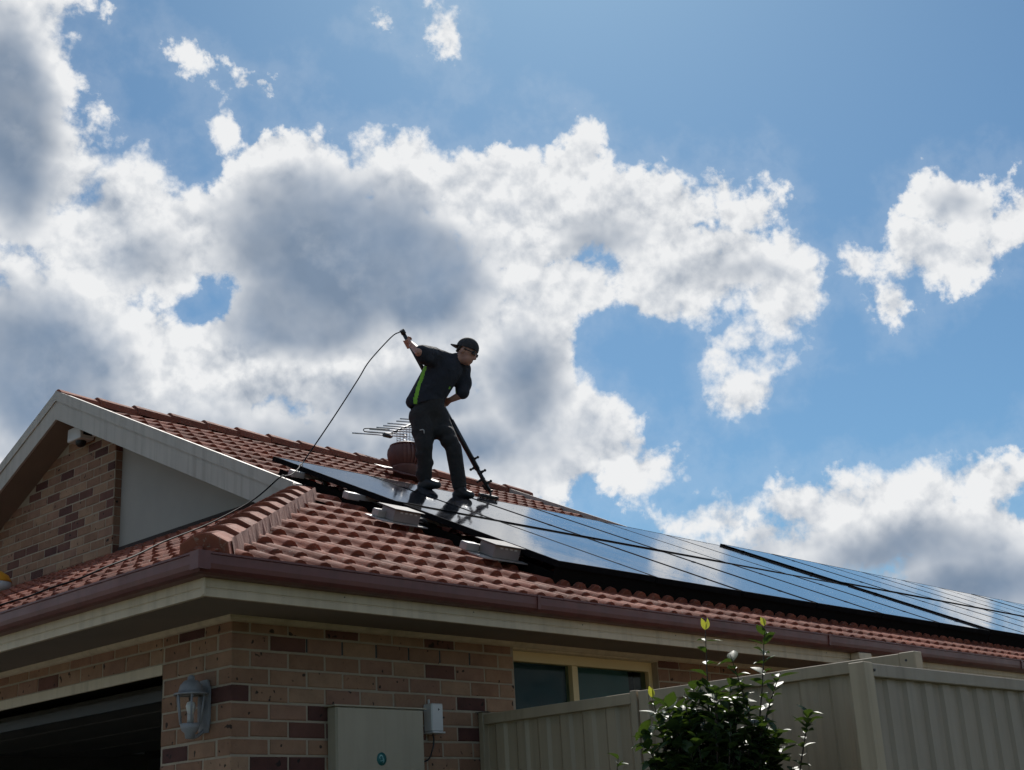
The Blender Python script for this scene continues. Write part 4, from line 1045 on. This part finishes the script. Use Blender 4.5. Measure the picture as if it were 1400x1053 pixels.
# ------------------------------------------------------------------ cleaning pole with brush, and its hose
W_ = lambda v: MP @ Vector(v)
pole = empty('cleaning_pole'); pole.matrix_world = MP; tag(pole, 'black water fed pole with a small brush, held across the worker', 'pole')
M_POLE = pm('carbon_pole', (.010, .012, .017), (.016, .018, .024), 30, 0.3)
bm = bmesh.new(); mid = pT.lerp(pB, .56); tube(bm, [pT, mid], .019, 12); fin('handle_section', bm, M_POLE, pole)
bm = bmesh.new(); tube(bm, [mid-pd*.02, pT.lerp(pB, .86)], .026, 12); fin('lower_section', bm, M_POLE, pole)
bm = bmesh.new(); tube(bm, [pT.lerp(pB, .85), pB], .020, 12); fin('tip_section', bm, M_POLE, pole)
bm = bmesh.new(); tube(bm, [pT-pd*.03, pT+pd*.015], .024, 12); fin('end_cap', bm, M_BLACK, pole)
for tt, sd_ in ((.80, 1), (.845, -1), (.885, 1), (.925, -1), (.955, 1)):
    q = pT.lerp(pB, tt); bm = bmesh.new(); sv = Vector((.9, -.2, .35)).normalized()*sd_
    capsule(bm, q, q+sv*.045, .022, .010, 8); ellipsoid(bm, q+sv*.058, (.014, .014, .014), None, 8); fin('lever_clamp', bm, M_BLACK, pole)
bz = Vector((.400, .655, .075))       # brush on the glass
bm = bmesh.new(); tube(bm, catmull([pB, pB+Vector((.012, .0, -.03)), pB+Vector((.002, .0, -.06)), bz+Vector((0, 0, .028))], 6), .011, 8); fin('gooseneck', bm, M_BLACK, pole)
bm = bmesh.new(); tube(bm, catmull([pB+Vector((-.06, 0, .06)), pB+Vector((-.035, 0, .02)), pB+Vector((.0, 0, .0)), pB+Vector((.035, 0, -.005))], 5), .013, 8); fin('fork', bm, M_BLACK, pole)
nl = (MP.to_3x3().inverted() @ Vector((0, -SI, CO))).normalized(); el_ = (MP.to_3x3().inverted() @ Vector((1, 0, 0))).normalized(); yl = nl.cross(el_)
BM_ = Matrix((el_, yl, nl)).transposed().to_4x4(); BM_.translation = bz
bm = bmesh.new(); bbox(bm, -.12, .12, -.028, .028, .012, .034, .006, BM_); fin('brush_block', bm, M_DKGREY, pole)
bm = bmesh.new()
for i in range(22):
    for k in range(4):
        x = -.112+.224*i/21; y = -.022+.044*k/3; sp_ = rnd.uniform(-.012, .012)
        A = BM_ @ Vector((x, y, .013)); B = BM_ @ Vector((x*1.08+sp_, y*1.4, -.024)); tube(bm, [A, B], .0022, 4, False)
tag(fin('bristles', bm, M_BLACK, pole), kind='stuff')
# hose: from the pole end, slack to the panel corner, down past the gable and along the front tiles
hz = lambda x, y, e=.0: Vector((x, y, rz(x)+.050+e))
s0 = W_(pT-pd*.02)
P_ = [s0, W_((-.325, -.225, 1.480)), W_((-.40, -.24, 1.43)), W_((-.60, -.27, 1.20))]
e1 = Vector((2.54, 2.66, rz(2.66)+.175)); e0 = P_[-1]
for k in range(1, 6): P_.append(e0.lerp(e1, k/6) + Vector((0, 0, -.015*math.sin(math.pi*k/6))))
P_ += [e1, Vector((2.40, 2.51, rz(2.51)+.177)), Vector((2.32, 2.43, rz(2.43)+.15)), Vector((2.15, 2.30, rz(2.30)+.105)), Vector((2.0, 2.18, rz(2.18)+.10)), Vector((1.90, 2.11, 3.885)), hz(1.72, 2.16, .05), hz(1.35, 2.02, .01), hz(1.05, 1.88), hz(.62, 1.62, .008), hz(.25, 1.33), hz(-.05, 1.14, .006), hz(-.24, 1.10), hz(-.34, 1.22, .006), hz(-.36, 1.42), hz(-.42, 1.60, .006), hz(-.53, 1.72), Vector((-.622, 1.80, 2.572)), Vector((-.66, 1.83, 2.50)), Vector((-.67, 1.85, 2.0)), Vector((-.72, 1.86, .6)), Vector((-.78, 1.9, G+.03))]
bm = bmesh.new(); tube(bm, catmull(P_, 6), .0055, 8); hose = fin('water_hose', bm, pm('black_hose', (.008, .008, .009), None, rough=.7, spec=.15), None)
tag(hose, 'thin black hose looping from the pole over the tiled roof', 'hose')

# ------------------------------------------------------------------ shrub in front of the fence
M_LEAF = pm('glossy_leaf', (.026, .052, .018), (.040, .070, .024), 9, 0.48, 0.3, 30, spec=0.32)
M_LEAFY = pm('young_leaf', (.22, .26, .03), (.30, .30, .05), 9, 0.35)
M_STEM = pm('twig_bark', (.06, .045, .032), (.045, .034, .025), 20, 0.85)
for m_, tc_ in ((M_LEAF, (.10, .17, .02)), (M_LEAFY, (.50, .50, .05))):   # light passes through the blades
    t_ = m_.node_tree; b = t_.nodes['Principled BSDF']; out_ = t_.nodes['Material Output']
    tr_ = t_.nodes.new('ShaderNodeBsdfTranslucent'); tr_.inputs[0].default_value = (*tc_, 1)
    mx_ = t_.nodes.new('ShaderNodeMixShader'); mx_.inputs[0].default_value = 0.2 if m_ is M_LEAF else 0.4
    t_.links.new(b.outputs[0], mx_.inputs[1]); t_.links.new(tr_.outputs[0], mx_.inputs[2]); t_.links.new(mx_.outputs[0], out_.inputs[0])
lr = random.Random(21)
def leaf_mesh(L, Wd, fold, curl, mat):
    bm = bmesh.new(); rows = []
    for i in range(6):
        t_ = i/5; w = Wd*math.sin(math.pi*min(1, t_**.82*1.0))*.5 + (.0006 if i in (0, 5) else 0)
        y = L*t_; z = -curl*L*t_*t_
        rows.append([bm.verts.new((-w, y, z+fold*w)), bm.verts.new((0, y, z)), bm.verts.new((w, y, z+fold*w))])
    for i in range(5):
        for k in range(2): bm.faces.new((rows[i][k], rows[i][k+1], rows[i+1][k+1], rows[i+1][k])).smooth = True
    me = mesh('leaf', bm, True); me.materials.append(mat); return me
LEAVES = [leaf_mesh(L, W2, f_, c_, M_LEAF) for L, W2, f_, c_ in ((.075, .044, .35, .18), (.066, .040, .5, .3), (.082, .046, .25, .05), (.058, .036, .6, .4))]
YOUNG = [leaf_mesh(.055, .026, .7, .1, M_LEAFY), leaf_mesh(.045, .020, .9, -.1, M_LEAFY)]
def leaf_at(par, p, d, up_, young=False, s=1.0):
    d = d.normalized(); x = d.cross(up_);
    if x.length < 1e-3: x = d.cross(Vector((1, 0, 0)))
    x.normalize(); z = x.cross(d)
    o = link('leaf', lr.choice(YOUNG if young else LEAVES), par)
    M_ = Matrix((x, d, z)).transposed().to_4x4() @ Matrix.Diagonal((s, s, s, 1)); M_.translation = p
    o.matrix_world = M_
nleaf = [0]; extra = []
def shoot(par, pts, leaves, tipy=True, s=1.0, r0_=.006, spread=.9):
    P = catmull(pts, 6); bm = bmesh.new(); n = len(P)
    tube(bm, P, [r0_*(1-.75*i/(n-1)) for i in range(n)], 6); o = fin('stem', bm, M_STEM); o.parent = par; o.matrix_parent_inverse = par.matrix_world.inverted()
    for k in range(leaves):
        t_ = max(0, min(1, (k+.5+lr.uniform(-.25, .25))/leaves))**.62; q = P[min(n-1, int(t_*(n-1)))]; ax = (P[min(n-1, int(t_*(n-1))+1)]-P[max(0, int(t_*(n-1))-1)]).normalized()
        an_ = k*2.4+lr.uniform(-.5, .5); side = Vector((math.cos(an_), math.sin(an_), 0)); side = (side-ax*side.dot(ax)).normalized()
        d = side*spread + ax*lr.uniform(.2, .9) + Vector((0, 0, lr.uniform(-.25, .2)))
        sc_ = s*lr.uniform(.75, 1.15)
        if nleaf[0] < 300: leaf_at(par, q, d, Vector((lr.uniform(-.3, .3), lr.uniform(-.3, .3), 1)), False, sc_); nleaf[0] += 1
        else: extra.append((q, d, sc_))
    if tipy:
        for k in range(2): leaf_at(par, P[-1], Vector((lr.uniform(-.3, .3), lr.uniform(-.3, .3), 1)), Vector((1, lr.uniform(-1, 1), .2)), True, s)
SB = Vector((1.02, -2.02, G))
shrub = empty('camellia_shrub', SB); tag(shrub, 'glossy dark green shrub with yellow shoot tips in front of the fence', 'shrub')
bpy.context.view_layer.update()
def sp(r_, a_, z): return SB + r0*r_ + AWY*a_ + Vector((0, 0, z))     # r to the right, a away, z above ground
# tall leaders first (they show largest), then the bushy mass

shoot(shrub, [sp(.06, 0, 1.55), sp(.075, 0, 1.85), sp(.088, 0, 2.15), sp(.105, 0, 2.46)], 20, r0_=.007, spread=.75)
shoot(shrub, [sp(.22, .02, 1.5), sp(.27, .02, 1.85), sp(.335, .0, 2.2), sp(.372, -.01, 2.46)], 32, r0_=.007, spread=.75)
shoot(shrub, [sp(.28, .0, 1.95), sp(.25, 0, 2.15), sp(.205, -.01, 2.34)], 15, False, 1.1)
shoot(shrub, [sp(.30, .0, 1.95), sp(.36, 0, 2.12), sp(.42, -.01, 2.25)], 12, False)
shoot(shrub, [sp(-.05, -.02, 1.6), sp(-.12, 0, 1.95), sp(-.160, -.01, 2.17)], 17, True, 1)
shoot(shrub, [sp(.36, .0, 1.35), sp(.44, 0, 1.75), sp(.50, -.01, 1.98), sp(.527, 0, 2.07)], 24, False, 1.0)
shoot(shrub, [sp(-.26, -.02, 1.3), sp(-.34, 0, 1.7), sp(-.345, -.01, 1.83), sp(-.33, 0, 1.93)], 10, False, .9)
shoot(shrub, [sp(0, .02, 1.7), sp(-.01, 0, 2.0), sp(-.015, -.01, 2.19)], 9, False, .95)
for k in range(160):
    an_ = lr.uniform(0, 6.283); rr = math.sqrt(lr.random()); tr = .115 + rr*.34*math.cos(an_); ta = rr*.22*math.sin(an_)
    tz = lr.uniform(1.80, 2.26) - .20*rr*rr*(1 if tr > .2 else .4)
    if tr > .28: tz -= .08
    b0_ = sp(.08+.35*(tr-.08), .35*ta, tz-lr.uniform(.35, .5)); q1 = sp(.08+.75*(tr-.08), .75*ta, tz-.17)
    shoot(shrub, [b0_, q1, sp(tr, ta, tz)], lr.randint(13, 17), False, lr.uniform(1.0, 1.3), .005)
for k in range(26):
    an_ = lr.uniform(0, 6.283); tr = .09 + .32*math.cos(an_); ta = .28*math.sin(an_); tz = lr.uniform(.7, 1.5)
    shoot(shrub, [sp(.08, 0, tz-.45), sp(.08+.6*(tr-.08), .6*ta, tz-.2), sp(tr, ta, tz)], 12, False, .95, .005)
for k in range(5):
    an_ = k*1.3; shoot(shrub, [sp(.06+.03*math.cos(an_), .03*math.sin(an_), .0), sp(.08+.06*math.cos(an_), .06*math.sin(an_), .6), sp(.09+.12*math.cos(an_), .12*math.sin(an_), 1.2), sp(.1+.14*math.cos(an_), .14*math.sin(an_), 1.75)], 4, False, 1, .013)

if extra:
    bm = bmesh.new()
    for (q, d, sc_) in extra:
        d = d.normalized(); x = d.cross(Vector((lr.uniform(-.3, .3), lr.uniform(-.3, .3), 1))).normalized(); z = x.cross(d); t = bmesh.new(); t.from_mesh(lr.choice(LEAVES))
        M_ = Matrix((x, d, z)).transposed().to_4x4() @ Matrix.Diagonal((sc_, sc_, sc_, 1)); M_.translation = q; merge(bm, t, M_)
    o = fin('foliage', bm, M_LEAF, None, True, recalc=False); o.parent = shrub; o.matrix_parent_inverse = shrub.matrix_world.inverted(); tag(o, kind='stuff')
